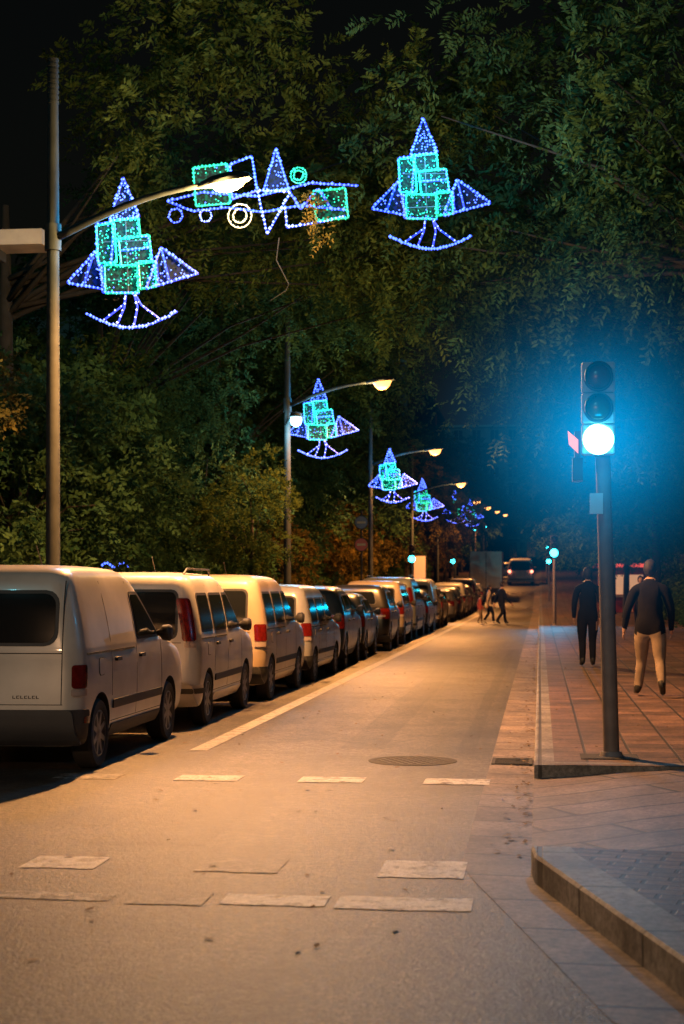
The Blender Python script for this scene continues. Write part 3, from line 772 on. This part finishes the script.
for k,y,c,s in seq: car(k,-4.62+random.uniform(-.07,.07),y,c,s,'parked_van' if 'van' in k else 'parked_car',rot=R(random.uniform(-1,1)))
mbus=car('van_glazed',-1.75,147,(.7,.7,.7),(1.35,1.4,1.35),'minibus')
mb=MB()
for sx in (-1,1): mb.lathe([(.10,-.02),(.06,-.05)],(sx*.74,-.02,.95),'Y',12,0)
mb.obj('tail_lamps',[emis('tail_lamp_lit',(1.,.25,.15),5.)],mbus)
# an oncoming-lane car behind it with lit lamps
c2=car('hatch',.0-3.4,168,(.4,.4,.42),(1.1,1.1,1.1),'car')
mb=MB()
for sx in (-1,1): mb.lathe([(.09,-.02),(.05,-.05)],(sx*.68,.0,.82),'Y',12,0)
mb.obj('lamps',[emis('rear_lamp_lit',(1.,.3,.12),7.)],c2)
e=empty('box_truck',(-3.9,118,gz(118))); mb=MB()
mb.box(-1.15,1.15,0,4.6,.85,3.5,0); mb.box(-1.0,1.0,.02,4.5,.55,.82,1); mb.box(-1.05,1.05,4.75,6.3,.5,1.4,0)
mb.add([(-1.0,4.75,1.4),(1.0,4.75,1.4),(1.05,6.25,1.4),(-1.05,6.25,1.4),(-.95,4.8,2.5),(.95,4.8,2.5),(.95,5.7,2.5),(-.95,5.7,2.5)],[(4,5,6,7),(0,1,5,4),(1,2,6,5),(2,3,7,6),(3,0,4,7)],0)
mb.box(-.02,.02,-.01,0,.9,3.45,1)
for sx in (-1,1): mb.box(sx*1.0-.1,sx*1.0+.1,-.02,0,.6,.78,2)
mb.obj('cargo_and_cab',[mat('truck_paint',(.75,.72,.66),.5,var=.2),M_black,M_red],e)
for i,(sx,yy) in enumerate([(1,.9),(-1,.9),(1,5.5),(-1,5.5)]):
    w=bpy.data.objects.new('wheel_%d'%(i+1),WH); w.location=(sx*1.1,yy,.45); w.scale=(1.3,1.45,1.45); w.rotation_euler=(0,0,0 if sx>0 else math.pi); link(w,e)

# ------------------------------------------------------------------ trees
rng=np.random.default_rng(5)
def unit(a): return a/np.maximum(np.linalg.norm(a,axis=-1,keepdims=True),1e-9)
def fronds(P,D,L,pairs,ll,lw,droop=.35):
    n=len(P); S=unit(np.cross(D,rng.normal(size=(n,3))+np.array([0,0,1.5]))); L=L*rng.uniform(.7,1.25,(n,1))
    Vs=[]
    for k in range(pairs):
        t=(k+1)/pairs; b=P+D*L*t; b[:,2]-= (droop*L[:,0])*t*t
        for sg in (1,-1):
            d=unit(S*sg*.85+D*.45+rng.normal(size=(n,3))*.22+np.array([0,0,-.15])); l=ll*rng.uniform(.7,1.2,(n,1))*(1.1-.35*abs(t-.5)*2)
            w=unit(D+rng.normal(size=(n,3))*.35)*lw
            Vs.append(np.stack([b,b+d*l*.5+w,b+d*l,b+d*l*.5-w],1))
    V=np.concatenate(Vs,0).reshape(-1,3); F=np.arange(len(V)).reshape(-1,4); return V,F
def crown_pts(c,rad,ncl,nfr,clr,hole=.25):
    c=np.array(c);rad=np.array(rad)
    d=unit(rng.normal(size=(ncl,3))); rr=rng.uniform(.45,1.0,(ncl,1))**.6
    C=c+d*rr*rad; sz=rng.uniform(.5,1.3,(ncl,1))*clr
    idx=rng.choice(ncl,nfr,p=(sz[:,0]**2/np.sum(sz[:,0]**2)))
    dd=unit(rng.normal(size=(nfr,3))); q=rng.uniform(.25,1,(nfr,1))**.5
    P=C[idx]+dd*q*sz[idx]*np.array([1.1,1.1,.75]); D=unit(dd*.8+unit(P-c)*.5+rng.normal(size=(nfr,3))*.35+np.array([0,0,-.1]))
    return C,P,D
def corridor(W):
    # crowns are kept clipped clear of lamps and light frames; open sky over the low building at the left
    a=(W[:,0]>-7.4)&(W[:,0]<-2.9)&(W[:,2]<7.5+.5*np.sin(W[:,1]*.8))&(W[:,1]<105)
    b=(W[:,0]<-.262*W[:,1]-.02*(W[:,2]-8)*W[:,1]*.6+.35*np.sin(W[:,2]*2.1))&(W[:,2]>6.6)&(W[:,1]<60)
    return a|b
def tree(x,y,c,rad,ncl=45,nfr=2600,L=.42,pairs=7,ll=.12,lw=.022,leaf=None,clr=1.15,trunk_r=.17,excl=None,name='street_tree',clip=True):
    z0=gz(y)+.1; e=empty(name,(x,y,z0))
    C,P,D=crown_pts(c,rad,ncl,nfr,clr)
    for fn in ([excl] if excl else [])+([corridor] if clip else []):
        W=P+np.array([x,y,z0]); k=~fn(W); P=P[k];D=D[k]
        W=C+np.array([x,y,z0]); C=C[~fn(W)]
    V,F=fronds(P,D,L,pairs,ll,lw); me=np_mesh('crown',V,F,leaf or M_leafA); o=bpy.data.objects.new('crown',me); link(o,e)
    mb=MB(); ht=c[2]-rad[2]*.75; ht=max(ht,1.2)
    lean=(random.uniform(-.2,.2),random.uniform(-.2,.2))
    mb.tube([(0,0,-.1),(0,0,.3),(lean[0]*.4,lean[1]*.4,ht*.5),(lean[0],lean[1],ht),(lean[0]*1.2,lean[1],ht+rad[2]*.6)],[trunk_r*1.4,trunk_r,trunk_r*.85,trunk_r*.7,trunk_r*.35],10)
    f=Vector((lean[0],lean[1],ht))
    for q in C[::3]:
        q=Vector(q); mid=f.lerp(q,.5)+Vector((random.uniform(-.3,.3),random.uniform(-.3,.3),random.uniform(.0,.5)))
        mb.tube([f+Vector((0,0,random.uniform(-.3,.5))),f.lerp(mid,.55)+Vector((0,0,.1)),mid,q],[trunk_r*.34,trunk_r*.24,trunk_r*.14,.01],6)
    mb.obj('trunk',[M_bark],e,smooth=True)
    return e
def ex(W): return (W[:,0]<.3)&(W[:,1]<25.2)
def exL(W): return (W[:,1]<24.4)|((W[:,0]<-7.3)&(W[:,1]<28)&(W[:,2]>5))
tree(3.4,25.5,(-1.0,.8,8.9),(5.2,4.0,3.6),75,3800,excl=ex,leaf=M_leafB,clr=1.25,ll=.15,lw=.028)
tree(3.3,33.5,(-1.5,0,9.2),(5.4,4.2,4.0),70,3200,leaf=M_leafB,clr=1.3,ll=.15,lw=.028)
tree(-9.6,28.5,(4.3,.6,8.9),(4.6,3.4,3.1),60,3600,excl=exL,clr=1.2,ll=.15,lw=.028)
tree(-9.9,36.5,(2.7,.5,8.1),(4.4,4,3.7),55,2800,clr=1.3,leaf=M_leafB,ll=.15,lw=.028)
tree(4.4,43,(-1.2,0,8.8),(5,4.4,4.6),55,2400,L=.5,ll=.18,lw=.034,leaf=M_leafB,clr=1.4)
tree(-9.8,47,(2.0,0,7.8),(4,4.4,4.4),50,2200,L=.5,ll=.18,lw=.034,leaf=M_leafB,clr=1.4)
base=[]
for (x,y) in [(3.8,54),(-10.4,57)]:
    base.append(tree(x,y,(0,0,7.8),(4.0,4.6,4.8),50,2000,L=.6,pairs=5,ll=.26,lw=.055,leaf=M_leafB,clr=1.4,clip=False))
base.append(tree(-7.2,88,(0,0,5.8),(2.9,3.0,3.0),36,1300,L=.5,pairs=5,ll=.24,lw=.055,leaf=M_leafC,clr=1.1,clip=False))
def copy_tree(src,x,y,s,rot,leaf=None):
    e=empty('street_tree',(x,y,gz(y)+.1),(0,0,rot),(s,s,s))
    for ch in [c for c in COL.objects if c.parent==src]:
        o=bpy.data.objects.new(ch.name.split('.')[0],ch.data); link(o,e)
k=0
for y in range(66,300,11):
    for sx in (1,-1):
        k+=1; X=(4.1 if sx>0 else (-10.3 if y<125 else -9.0))+random.uniform(-.3,.3)
        copy_tree(base[k%2],X,y+random.uniform(-1,1),random.uniform(.85,1.1),random.uniform(0,6))
copy_tree(base[2],-8.0,109,.85,2.); copy_tree(base[2],-7.8,66,.55,1.)
for (x,y,s) in [(-13,44,.9),(-15,52,1.0),(-13,64,1.1),(-17,75,1.2),(9,40,1.2),(9,52,1.2),(8,64,1.15),(-13.0,33,.62)]:
    copy_tree(base[k%2],x,y,s,random.uniform(0,6)); k+=1
tree(-6.9,38,(0,0,3.3),(1.1,1.1,1.35),22,900,L=.26,pairs=5,ll=.10,lw=.03,leaf=M_leafA,clr=.5,trunk_r=.06,clip=False)
tree(-9.0,22.5,(0,0,4.0),(1.4,1.5,1.4),24,1000,L=.3,pairs=5,ll=.1,lw=.03,leaf=M_leafD,clr=.55,trunk_r=.09,clip=False)
tree(-7.4,47.,(0,0,2.4),(.8,.9,1.0),18,500,L=.26,pairs=5,ll=.12,lw=.04,leaf=M_leafC,clr=.5,trunk_r=.05,clip=False)
for (x,y,s) in [(-9.3,30.5,1.),(-11.2,34.5,1.25),(-9.0,43,1.1),(-9.2,52,1.2),(-8.8,26.5,.95)]:
    tree(x,y,(0,0,3.6*s),(2.2*s,2.0*s,2.1*s),32,1500,L=.36,pairs=5,ll=.14,lw=.038,leaf=M_leafB,clr=.85,trunk_r=.07,clip=False)
def hedge(x0,x1,y0,y1,h,n,leaf):
    P=np.stack([rng.uniform(x0,x1,n),rng.uniform(y0,y1,n),h*rng.uniform(0.02,1,n)**.7],1)
    P[:,2]*= .75+.35*np.sin(P[:,1]*1.3+P[:,0]*2)*np.sin(P[:,1]*.47)
    P[:,2]+=.12; P[:,2]+=np.array([gz(v) for v in P[:,1]])
    D=unit(rng.normal(size=(n,3))+np.array([0,0,.7]))
    V,F=fronds(P,D,.35,4,.15,.045); me=np_mesh('hedge',V,F,leaf); link(bpy.data.objects.new('hedge',me))
hedge(-9.6,-8.2,24,60,2.9,9000,M_leafB); hedge(-12.5,-9.6,20,34,3.3,3500,M_leafB); hedge(5.0,6.6,36,75,2.3,6000,M_leafB); hedge(-10,-8.6,60,130,3.,6000,M_leafB)
mb=MB()
mb.tube([(-3.72,23,6.62),(-3.76,23,6.3),(-3.58,23,5.95),(-3.62,23,5.86),(-3.85,23,5.72)],[.009,.008,.007,.006,.004],6); mb.obj('hanging_branch',[M_bark])
n=36; P=np.stack([rng.normal(-3.12,.07,n),rng.normal(22.6,.08,n),rng.uniform(6.5,7.1,n)],1); V,F=fronds(P,unit(rng.normal(size=(n,3))+np.array([0,0,-.8])),.2,4,.07,.02)
link(bpy.data.objects.new('hanging_leaves',np_mesh('hanging_leaves',V,F,M_leafC)))
def fallen(n,fx,fy,fz):
    X=fx(n);Y=fy(n);Z=fz(n); a=rng.uniform(0,6.28,n); s=rng.uniform(.018,.04,n)
    c,sn=np.cos(a)*s,np.sin(a)*s; t=rng.uniform(.002,.014,n)
    return np.stack([np.stack([X-c,Y-sn,Z],1),np.stack([X+sn*.5,Y-c*.5,Z+t*.6],1),np.stack([X+c,Y+sn,Z+t],1),np.stack([X-sn*.5,Y+c*.5,Z+t*.5],1)],1).reshape(-1,3)
V=np.concatenate([fallen(520,lambda n:-.07-np.abs(rng.normal(0,.10,n)),lambda n:rng.uniform(9.6,60,n)**1.0,lambda n:np.full(n,.009)),
  fallen(220,lambda n:rng.uniform(.15,4,n),lambda n:rng.uniform(14,40,n),lambda n:np.full(n,.125)),
  fallen(160,lambda n:rng.uniform(-3.2,-.5,n),lambda n:rng.uniform(6.5,30,n),lambda n:np.full(n,.010)),
  fallen(260,lambda n:rng.uniform(-5.8,-3.5,n),lambda n:rng.uniform(13,60,n),lambda n:np.full(n,.010))],0)
link(bpy.data.objects.new('fallen_leaves',np_mesh('fallen_leaves',V,np.arange(len(V)).reshape(-1,4),mat('dry_leaf',(.16,.09,.03),.8,var=.6,vscale=5))))

# ------------------------------------------------------------------ buildings
M_wall=mat('render_wall',(.22,.19,.16),.85,var=.3,vscale=.6,bump=.2); M_wall2=mat('brick_wall',(.2,.13,.1),.85,var=.35,vscale=.8)
M_win=mat('window_glass',(.012,.014,.018),.12,0); M_slabW=mat('pale_concrete',(.42,.38,.33),.8,var=.3)
M_darkwall=mat('dark_rendered_wall',(.03,.03,.032),.9,var=.4,vscale=.8)
M_lit=emis('window_lit',(1.,.5,.2),.12)
def building(x,sx,y0,y1,h,wall,seed=1,name='apartment_building',depth=11,base=0):
    rd=random.Random(seed); mb=MB(); fl=3.1; nf=int(h/fl); zb=gz((y0+y1)/2)+base
    def facade(P,L):
        nb=max(1,int(L/3.0)); b=L/nb
        for i in range(nb):
            for j in range(nf):
                s0=i*b;s1=s0+b;z0=zb+j*fl;z1=z0+fl; a0=s0+b*.28;a1=s1-b*.28;c0=z0+(.95 if j else .2);c1=z1-.5
                q=lambda *p:[P(*t) for t in p]
                mb.add(q((s0,z0,0),(s1,z0,0),(s1,c0,0),(s0,c0,0)),[(0,1,2,3)],0); mb.add(q((s0,c1,0),(s1,c1,0),(s1,z1,0),(s0,z1,0)),[(0,1,2,3)],0)
                mb.add(q((s0,c0,0),(a0,c0,0),(a0,c1,0),(s0,c1,0)),[(0,1,2,3)],0); mb.add(q((a1,c0,0),(s1,c0,0),(s1,c1,0),(a1,c1,0)),[(0,1,2,3)],0)
                d=.22
                for (u0,w0,u1,w1) in ((a0,c0,a1,c0),(a1,c0,a1,c1),(a1,c1,a0,c1),(a0,c1,a0,c0)):
                    mb.add(q((u0,w0,0),(u1,w1,0),(u1,w1,d),(u0,w0,d)),[(0,1,2,3)],0)
                mb.add(q((a0,c0,d),(a1,c0,d),(a1,c1,d),(a0,c1,d)),[(0,1,2,3)],2 if rd.random()<.07 else 1)
                am=(a0+a1)/2
                mb.add(q((am-.04,c0,d-.04),(am+.04,c0,d-.04),(am+.04,c1,d-.04),(am-.04,c1,d-.04)),[(0,1,2,3)],3)
                if j and i%2==0:
                    mb.add(q((a0-.3,z0,-.7),(a1+.3,z0,-.7),(a1+.3,z0,-.003),(a0-.3,z0,-.003),(a0-.3,z0+.12,-.7),(a1+.3,z0+.12,-.7),(a1+.3,z0+.12,-.003),(a0-.3,z0+.12,-.003)),[(0,1,2,3),(4,5,6,7),(0,1,5,4),(1,2,6,5),(3,0,4,7)],3)
                    for k in range(9):
                        u=a0-.28+(a1-a0+.56)*k/8; mb.add(q((u,z0+.12,-.68),(u+.03,z0+.12,-.68),(u+.03,z0+1.05,-.68),(u,z0+1.05,-.68)),[(0,1,2,3)],4)
                    mb.add(q((a0-.3,z0+1.05,-.7),(a1+.3,z0+1.05,-.7),(a1+.3,z0+1.1,-.7),(a0-.3,z0+1.1,-.7)),[(0,1,2,3)],4)
    facade(lambda s,z,d:(x+sx*d,y0+s,z),y1-y0)
    facade(lambda s,z,d:(x+sx*s,y0+d,z),depth)
    top=zb+nf*fl; xe=x+sx*depth
    mb.box(min(x,xe)-.3,max(x,xe)+.3,y0-.3,y1+.3,top,top+.35,3)
    mb.add([(x,y1,zb),(xe,y1,zb),(xe,y1,top),(x,y1,top)],[(0,1,2,3)],0); mb.add([(xe,y0,zb),(xe,y1,zb),(xe,y1,top),(xe,y0,top)],[(0,1,2,3)],0)
    return mb.obj(name,[wall,M_win,M_lit,M_slabW,M_iron])
building(-15,-1,62,88,12.6,M_wall,2); building(-14.5,-1,89,120,20,M_wall2,3); building(-14.5,-1,122,170,20,M_wall,4); building(-14,-1,172,240,22,M_wall2,8)
building(7.6,1,42,70,22,M_wall,5); building(7.6,1,71,110,20,M_wall2,6); building(7.4,1,112,180,23,M_wall,7); building(7.4,1,182,260,20,M_wall2,9)
building(-30,1,270,290,24,M_wall,11,depth=60)
mb=MB(); mb.box(-20,-10.2,25.3,27.4,0,6.85,0); mb.box(-20.5,-7.8,24.8,25.5,7.02,7.26,1); mb.box(-20.2,-8.6,24.95,25.45,6.86,7.02,0)
for i in range(3):
    for j in range(2): mb.box(-19+2.6*i,-17.6+2.6*i,25.24,25.29,.6+3.2*j,2.7+3.2*j,2)
mb.tube([(-9.2,25.2,0),(-9.2,25.2,6.86)],.12,12,0)
mb.obj('low_building',[M_darkwall,M_slabW,M_win])
e=empty('kiosk',(4.6,92,gz(92)+.12)); mb=MB(); mb.box(-1.3,1.3,0,2.4,0,2.5,0); mb.box(-1.6,1.6,-.5,2.7,2.5,2.75,0); mb.box(-1.1,1.1,-.03,-.01,1.0,2.1,1); mb.box(-1.2,1.2,-.4,-.02,.85,.95,2)
mb.box(-1.4,1.4,-.52,-.505,2.52,2.72,3)
mb.obj('booth',[mat('kiosk_red',(.35,.03,.02),.5,var=.2),emis('kiosk_window_lit',(1.,.5,.25),.5),M_white,emis('kiosk_sign_lit',(1,.1,.06),.9)],e)

# ------------------------------------------------------------------ people
def person(name,x,y,rot,s,J,top,legs,shoe,hair=M_hair,z0=None,build=1.,hood=False):
    e=empty(name,(x,y,(gz(y)+(.122 if z0 is None else z0))),(0,0,rot),(s,s,s))
    V=[];E=[];Rr=[];lab=[]
    def add(p,r,par=None,l='top'):
        V.append(p);Rr.append(r if isinstance(r,tuple) else (r,r)); i=len(V)-1
        if par is not None: E.append((par,i)); lab.append((V[par],p,l))
        return i
    b=build
    pe=add((0,0,.93),(.15*b,.115*b)); be=add((0,-.005,1.08),(.145*b,.11*b),pe); ch=add((0,0,1.29),(.165*b,.12*b),be); nb=add((0,-.01,1.44),(.10,.08),ch)
    nk=add((0,.01,1.53),(.058 if not hood else .085,.055 if not hood else .08),nb,'skin' if not hood else 'top'); add((0,.02,1.58),(.055,.055),nk,'skin')
    for sd,k in ((-1,'L'),(1,'R')):
        sh=add((sd*.172*b,-.005,1.40),(.070*b,.068*b),nb); el=add(J['el'+k],(.056,.056),sh); fm=add(tuple((Vector(J['el'+k])*.5+Vector(J['wr'+k])*.5)),(.05,.05),el)
        wr=add(J['wr'+k],(.038,.038),fm); w=Vector(J['wr'+k]); d=(w-Vector(J['el'+k])).normalized(); f=Vector((0,1,0)); f=(f-d*f.dot(d)).normalized()
        pl=add(tuple(w+d*.06),(.018,.034),wr,'skin')
        for i,(o,l) in enumerate(((.028,.085),(.010,.095),(-.010,.09),(-.027,.072))):
            a=add(tuple(w+d*.095+f*o),.0095,pl,'skin'); c=add(tuple(w+d*(.095+l*.5)+f*(o+.004)),.0085,a,'skin'); add(tuple(w+d*(.09+l*.9)+f*(o+.004)-Vector((sd*.018,0,0))),.007,c,'skin')
        a=add(tuple(w+d*.05+f*.042),.0105,pl,'skin'); add(tuple(w+d*.085+f*.06),.0085,a,'skin')
        hp=add((sd*.095*b,0,.86),(.10*b,.105*b),pe,'legs'); K=Vector(J['kn'+k]); A=Vector(J['an'+k])
        th=add(tuple(Vector((sd*.095*b,0,.86)).lerp(K,.55)),(.088*b,.092*b),hp,'legs')
        kn=add(tuple(K),(.072,.074),th,'legs'); cf=add(tuple(K*.6+A*.4+Vector((0,-.012,0))),(.066,.070),kn,'legs')
        an=add(tuple(A+Vector((0,0,.03))),(.056,.058),cf,'legs'); t=A; td=Vector(J['to'+k])
        add(tuple(t+Vector((0,-.05,-.025)) ),(.038,.04),an,'shoe'); bl=add(tuple(t.lerp(td,.6)),(.044,.036),an,'shoe'); add(tuple(td),(.036,.024),bl,'shoe')
    me=bpy.data.meshes.new('body'); me.from_pydata(V,E,[]); o=bpy.data.objects.new('body',me); link(o)
    md=o.modifiers.new('skin','SKIN'); md.use_smooth_shade=True
    for i,sv in enumerate(me.skin_vertices[0].data): sv.radius=Rr[i]; sv.use_root=(i==0)
    ss=o.modifiers.new('s','SUBSURF'); ss.levels=2
    bpy.context.view_layer.update(); dg=bpy.context.evaluated_depsgraph_get(); m2=bpy.data.meshes.new_from_object(o.evaluated_get(dg)); bpy.data.objects.remove(o)
    m2.materials.clear()
    for m in (top,legs,M_skin,shoe): m2.materials.append(m)
    ix={'top':0,'legs':1,'skin':2,'shoe':3}
    A_=np.array([a for a,c,l in lab]);D_=np.array([c for a,c,l in lab])-A_; I_=np.array([ix[l] for a,c,l in lab]); DD=np.sum(D_*D_,1)
    for p in m2.polygons:
        c=np.array(p.center); t=np.clip(np.sum((c-A_)*D_,1)/DD,0,1); q=np.linalg.norm(c-A_-D_*t[:,None],axis=1); bi=int(I_[np.argmin(q)])
        if bi<2 and abs(c[0])<.215 and c[2]<1.1: bi=0 if c[2]>.84 else 1
        p.material_index=bi; p.use_smooth=True
    link(bpy.data.objects.new('body',m2),e)
    bm=bmesh.new(); bmesh.ops.create_uvsphere(bm,u_segments=28,v_segments=20,radius=1)
    hc=Vector((0,.03,1.675))
    for v in bm.verts:
        x_,y_,z_=v.co
        w=1-.22*max(0,-z_)**1.3
        fx=.074*x_*w; fy=.094*y_*(1 if y_<0 else .92); fz=.117*z_
        if y_>.3 and abs(z_)<.95: 
            fy+=.022*math.exp(-((x_/.16)**2+((z_+.18)/.2)**2)) ; fy-=.012*math.exp(-(((abs(x_)-.38)/.18)**2+((z_-.05)/.13)**2)); fy+=.006*math.exp(-((x_/.3)**2+((z_+.55)/.09)**2))
        v.co=hc+Vector((fx,fy,fz))
    hm=bpy.data.meshes.new('head'); bm.to_mesh(hm); bm.free(); hm.materials.append(M_skin); hm.materials.append(hair); hm.materials.append(M_lips)
    for p in hm.polygons:
        p.use_smooth=True; c=p.center-hc
        if c.y<.045 and (c.z>-.055 or c.y<-.03) and not (c.y>.0 and c.z<.03 ) or c.z>.07: p.material_index=1
        elif c.y>.07 and abs(c.x)<.025 and abs(c.z+.062)<.008: p.material_index=2
    link(bpy.data.objects.new('head',hm),e)
    mb=MB()
    bm=bmesh.new(); bmesh.ops.create_uvsphere(bm,u_segments=22,v_segments=14,radius=1)
    vs=[]
    for v in bm.verts:
        k=1+.06*math.sin(v.co.x*9+v.co.z*7)*math.cos(v.co.y*8); vs.append(Vector((v.co.x*.088*k,-.018+v.co.y*.096*k,.016+v.co.z*.116*k))+hc)
    fs=[tuple(v.index for v in f.verts) for f in bm.faces]; bm.free(); mb.add(vs,fs,0)
    for sd in (-1,1): mb.lathe([(.01,-.006),(.024,-.004),(.028,.004),(.012,.008)],(sd*.078,.04,1.665),'X',10,1)
    for sd in (-1,1): mb.lathe([(.003,-.004),(.011,0),(.004,.004)],(sd*.03,.104,1.685),'Y',10,2)
    mb.obj('hair_ears_eyes',[hair,M_skin,M_white],e,smooth=True)
    return e
M_lips=mat('lips',(.3,.12,.1),.5)
def pose(stride=.0,arm=.1,back_lift=0,armout=.25,lead='L'):
    o='R' if lead=='L' else 'L'; sd={'L':-1,'R':1}; J={}
    J['kn'+lead]=(sd[lead]*.095,.06+stride*.45,.49); J['an'+lead]=(sd[lead]*.095,stride*.8,.085); J['to'+lead]=(sd[lead]*.12,stride*.8+.17,.03+stride*.1)
    J['kn'+o]=(sd[o]*.095,.04-stride*.2,.48); J['an'+o]=(sd[o]*.095,-stride*.9,.09+back_lift); J['to'+o]=(sd[o]*.11,-stride*.9+.15,.03)
    for k in 'LR':
        s_=sd[k]; a=arm if k==o else -arm
        J['el'+k]=(s_*(armout+.01),-.04+a*.5,1.13); J['wr'+k]=(s_*(armout+.0),.05+a*1.2,.89)
    return J
dark=mat('dark_jacket',(.005,.006,.010),.9,var=.3,vscale=9,bump=.6,bscale=10,spec=.2); dark2=mat('black_hoodie',(.005,.005,.006),.95,var=.3,vscale=9,bump=.6,bscale=10,spec=.2)
jean=mat('dark_jeans',(.006,.007,.012),.9,var=.3,vscale=8,spec=.2); beige=mat('beige_trousers',(.24,.18,.13),.85,var=.35,vscale=8,bump=.6,bscale=12)
shoe=mat('black_shoes',(.012,.012,.012),.6); wshoe=mat('white_trainers',(.55,.53,.5),.5); red=mat('red_coat',(.3,.05,.04),.8); pale=mat('pale_coat',(.4,.32,.26),.8,var=.2)
person('pedestrian',.88,30.6,R(4),1.03,pose(.06,.05,.0,.235,'R'),dark,jean,shoe,build=1.1,hood=True)
J=pose(.26,.13,.10,.26,'L'); J['elL']=(-.29,-.06,1.14); J['wrL']=(-.33,.02,.91)
J['knL']=(-.12,.16,.50); J['anL']=(-.17,.20,.085); J['toL']=(-.21,.37,.04); J['knR']=(.13,-.02,.48); J['anR']=(.17,-.24,.17); J['toR']=(.18,-.16,.04)
person('pedestrian',1.47,22.2,R(-8),1.03,J,dark2,beige,shoe,build=1.16,hood=True)
person('pedestrian',-1.62,69,R(-60),1.0,pose(.3,.2,.05,.28,'L'),dark,jean,shoe,z0=.006,build=1.1)
person('pedestrian',-2.15,69,R(-80),.92,pose(.25,.15,.05,.26,'R'),pale,jean,wshoe,z0=.006)
person('pedestrian',-2.55,69.3,R(-80),.72,pose(.15,.1,.02,.25,'L'),red,beige,wshoe,z0=.006)
person('pedestrian',2.9,48,R(180),1.0,pose(.2,.1,.02,.25,'L'),dark,jean,shoe)

# ------------------------------------------------------------------ sky, added fill, camera
w=bpy.data.worlds.new('World'); SC.world=w; w.use_nodes=True; nt=w.node_tree
sky=nt.nodes.new('ShaderNodeTexSky'); sky.sky_type='NISHITA'; sky.sun_disc=False; sky.sun_elevation=R(1.0); sky.sun_rotation=R(200)
bg=nt.nodes['Background']; nt.links.new(sky.outputs[0],bg.inputs['Color']); bg.inputs['Strength'].default_value=.003
s=bpy.data.lights.new('fill_sun','SUN'); s.energy=.24; s.angle=R(2); s.color=(.18,.75,.85); so=link(bpy.data.objects.new('fill_sun',s)); so.rotation_euler=(R(62),0,R(-16))  # added teal fill to lift foliage and ambient; no real source in the sky

cam=bpy.data.cameras.new('camera'); co=link(bpy.data.objects.new('camera',cam)); SC.camera=co
co.location=(0,0,1.62); co.rotation_euler=(R(90),0,math.atan(198/1620)); cam.lens=57; cam.sensor_width=36; cam.shift_y=.0723; cam.clip_end=3000; cam.clip_start=.1
cam.dof.use_dof=True; cam.dof.focus_distance=16; cam.dof.aperture_fstop=3.2
SC.view_settings.view_transform='Standard'; SC.view_settings.look='None'; SC.view_settings.exposure=0
print('faces',sum(len(m.polygons) for m in bpy.data.meshes))
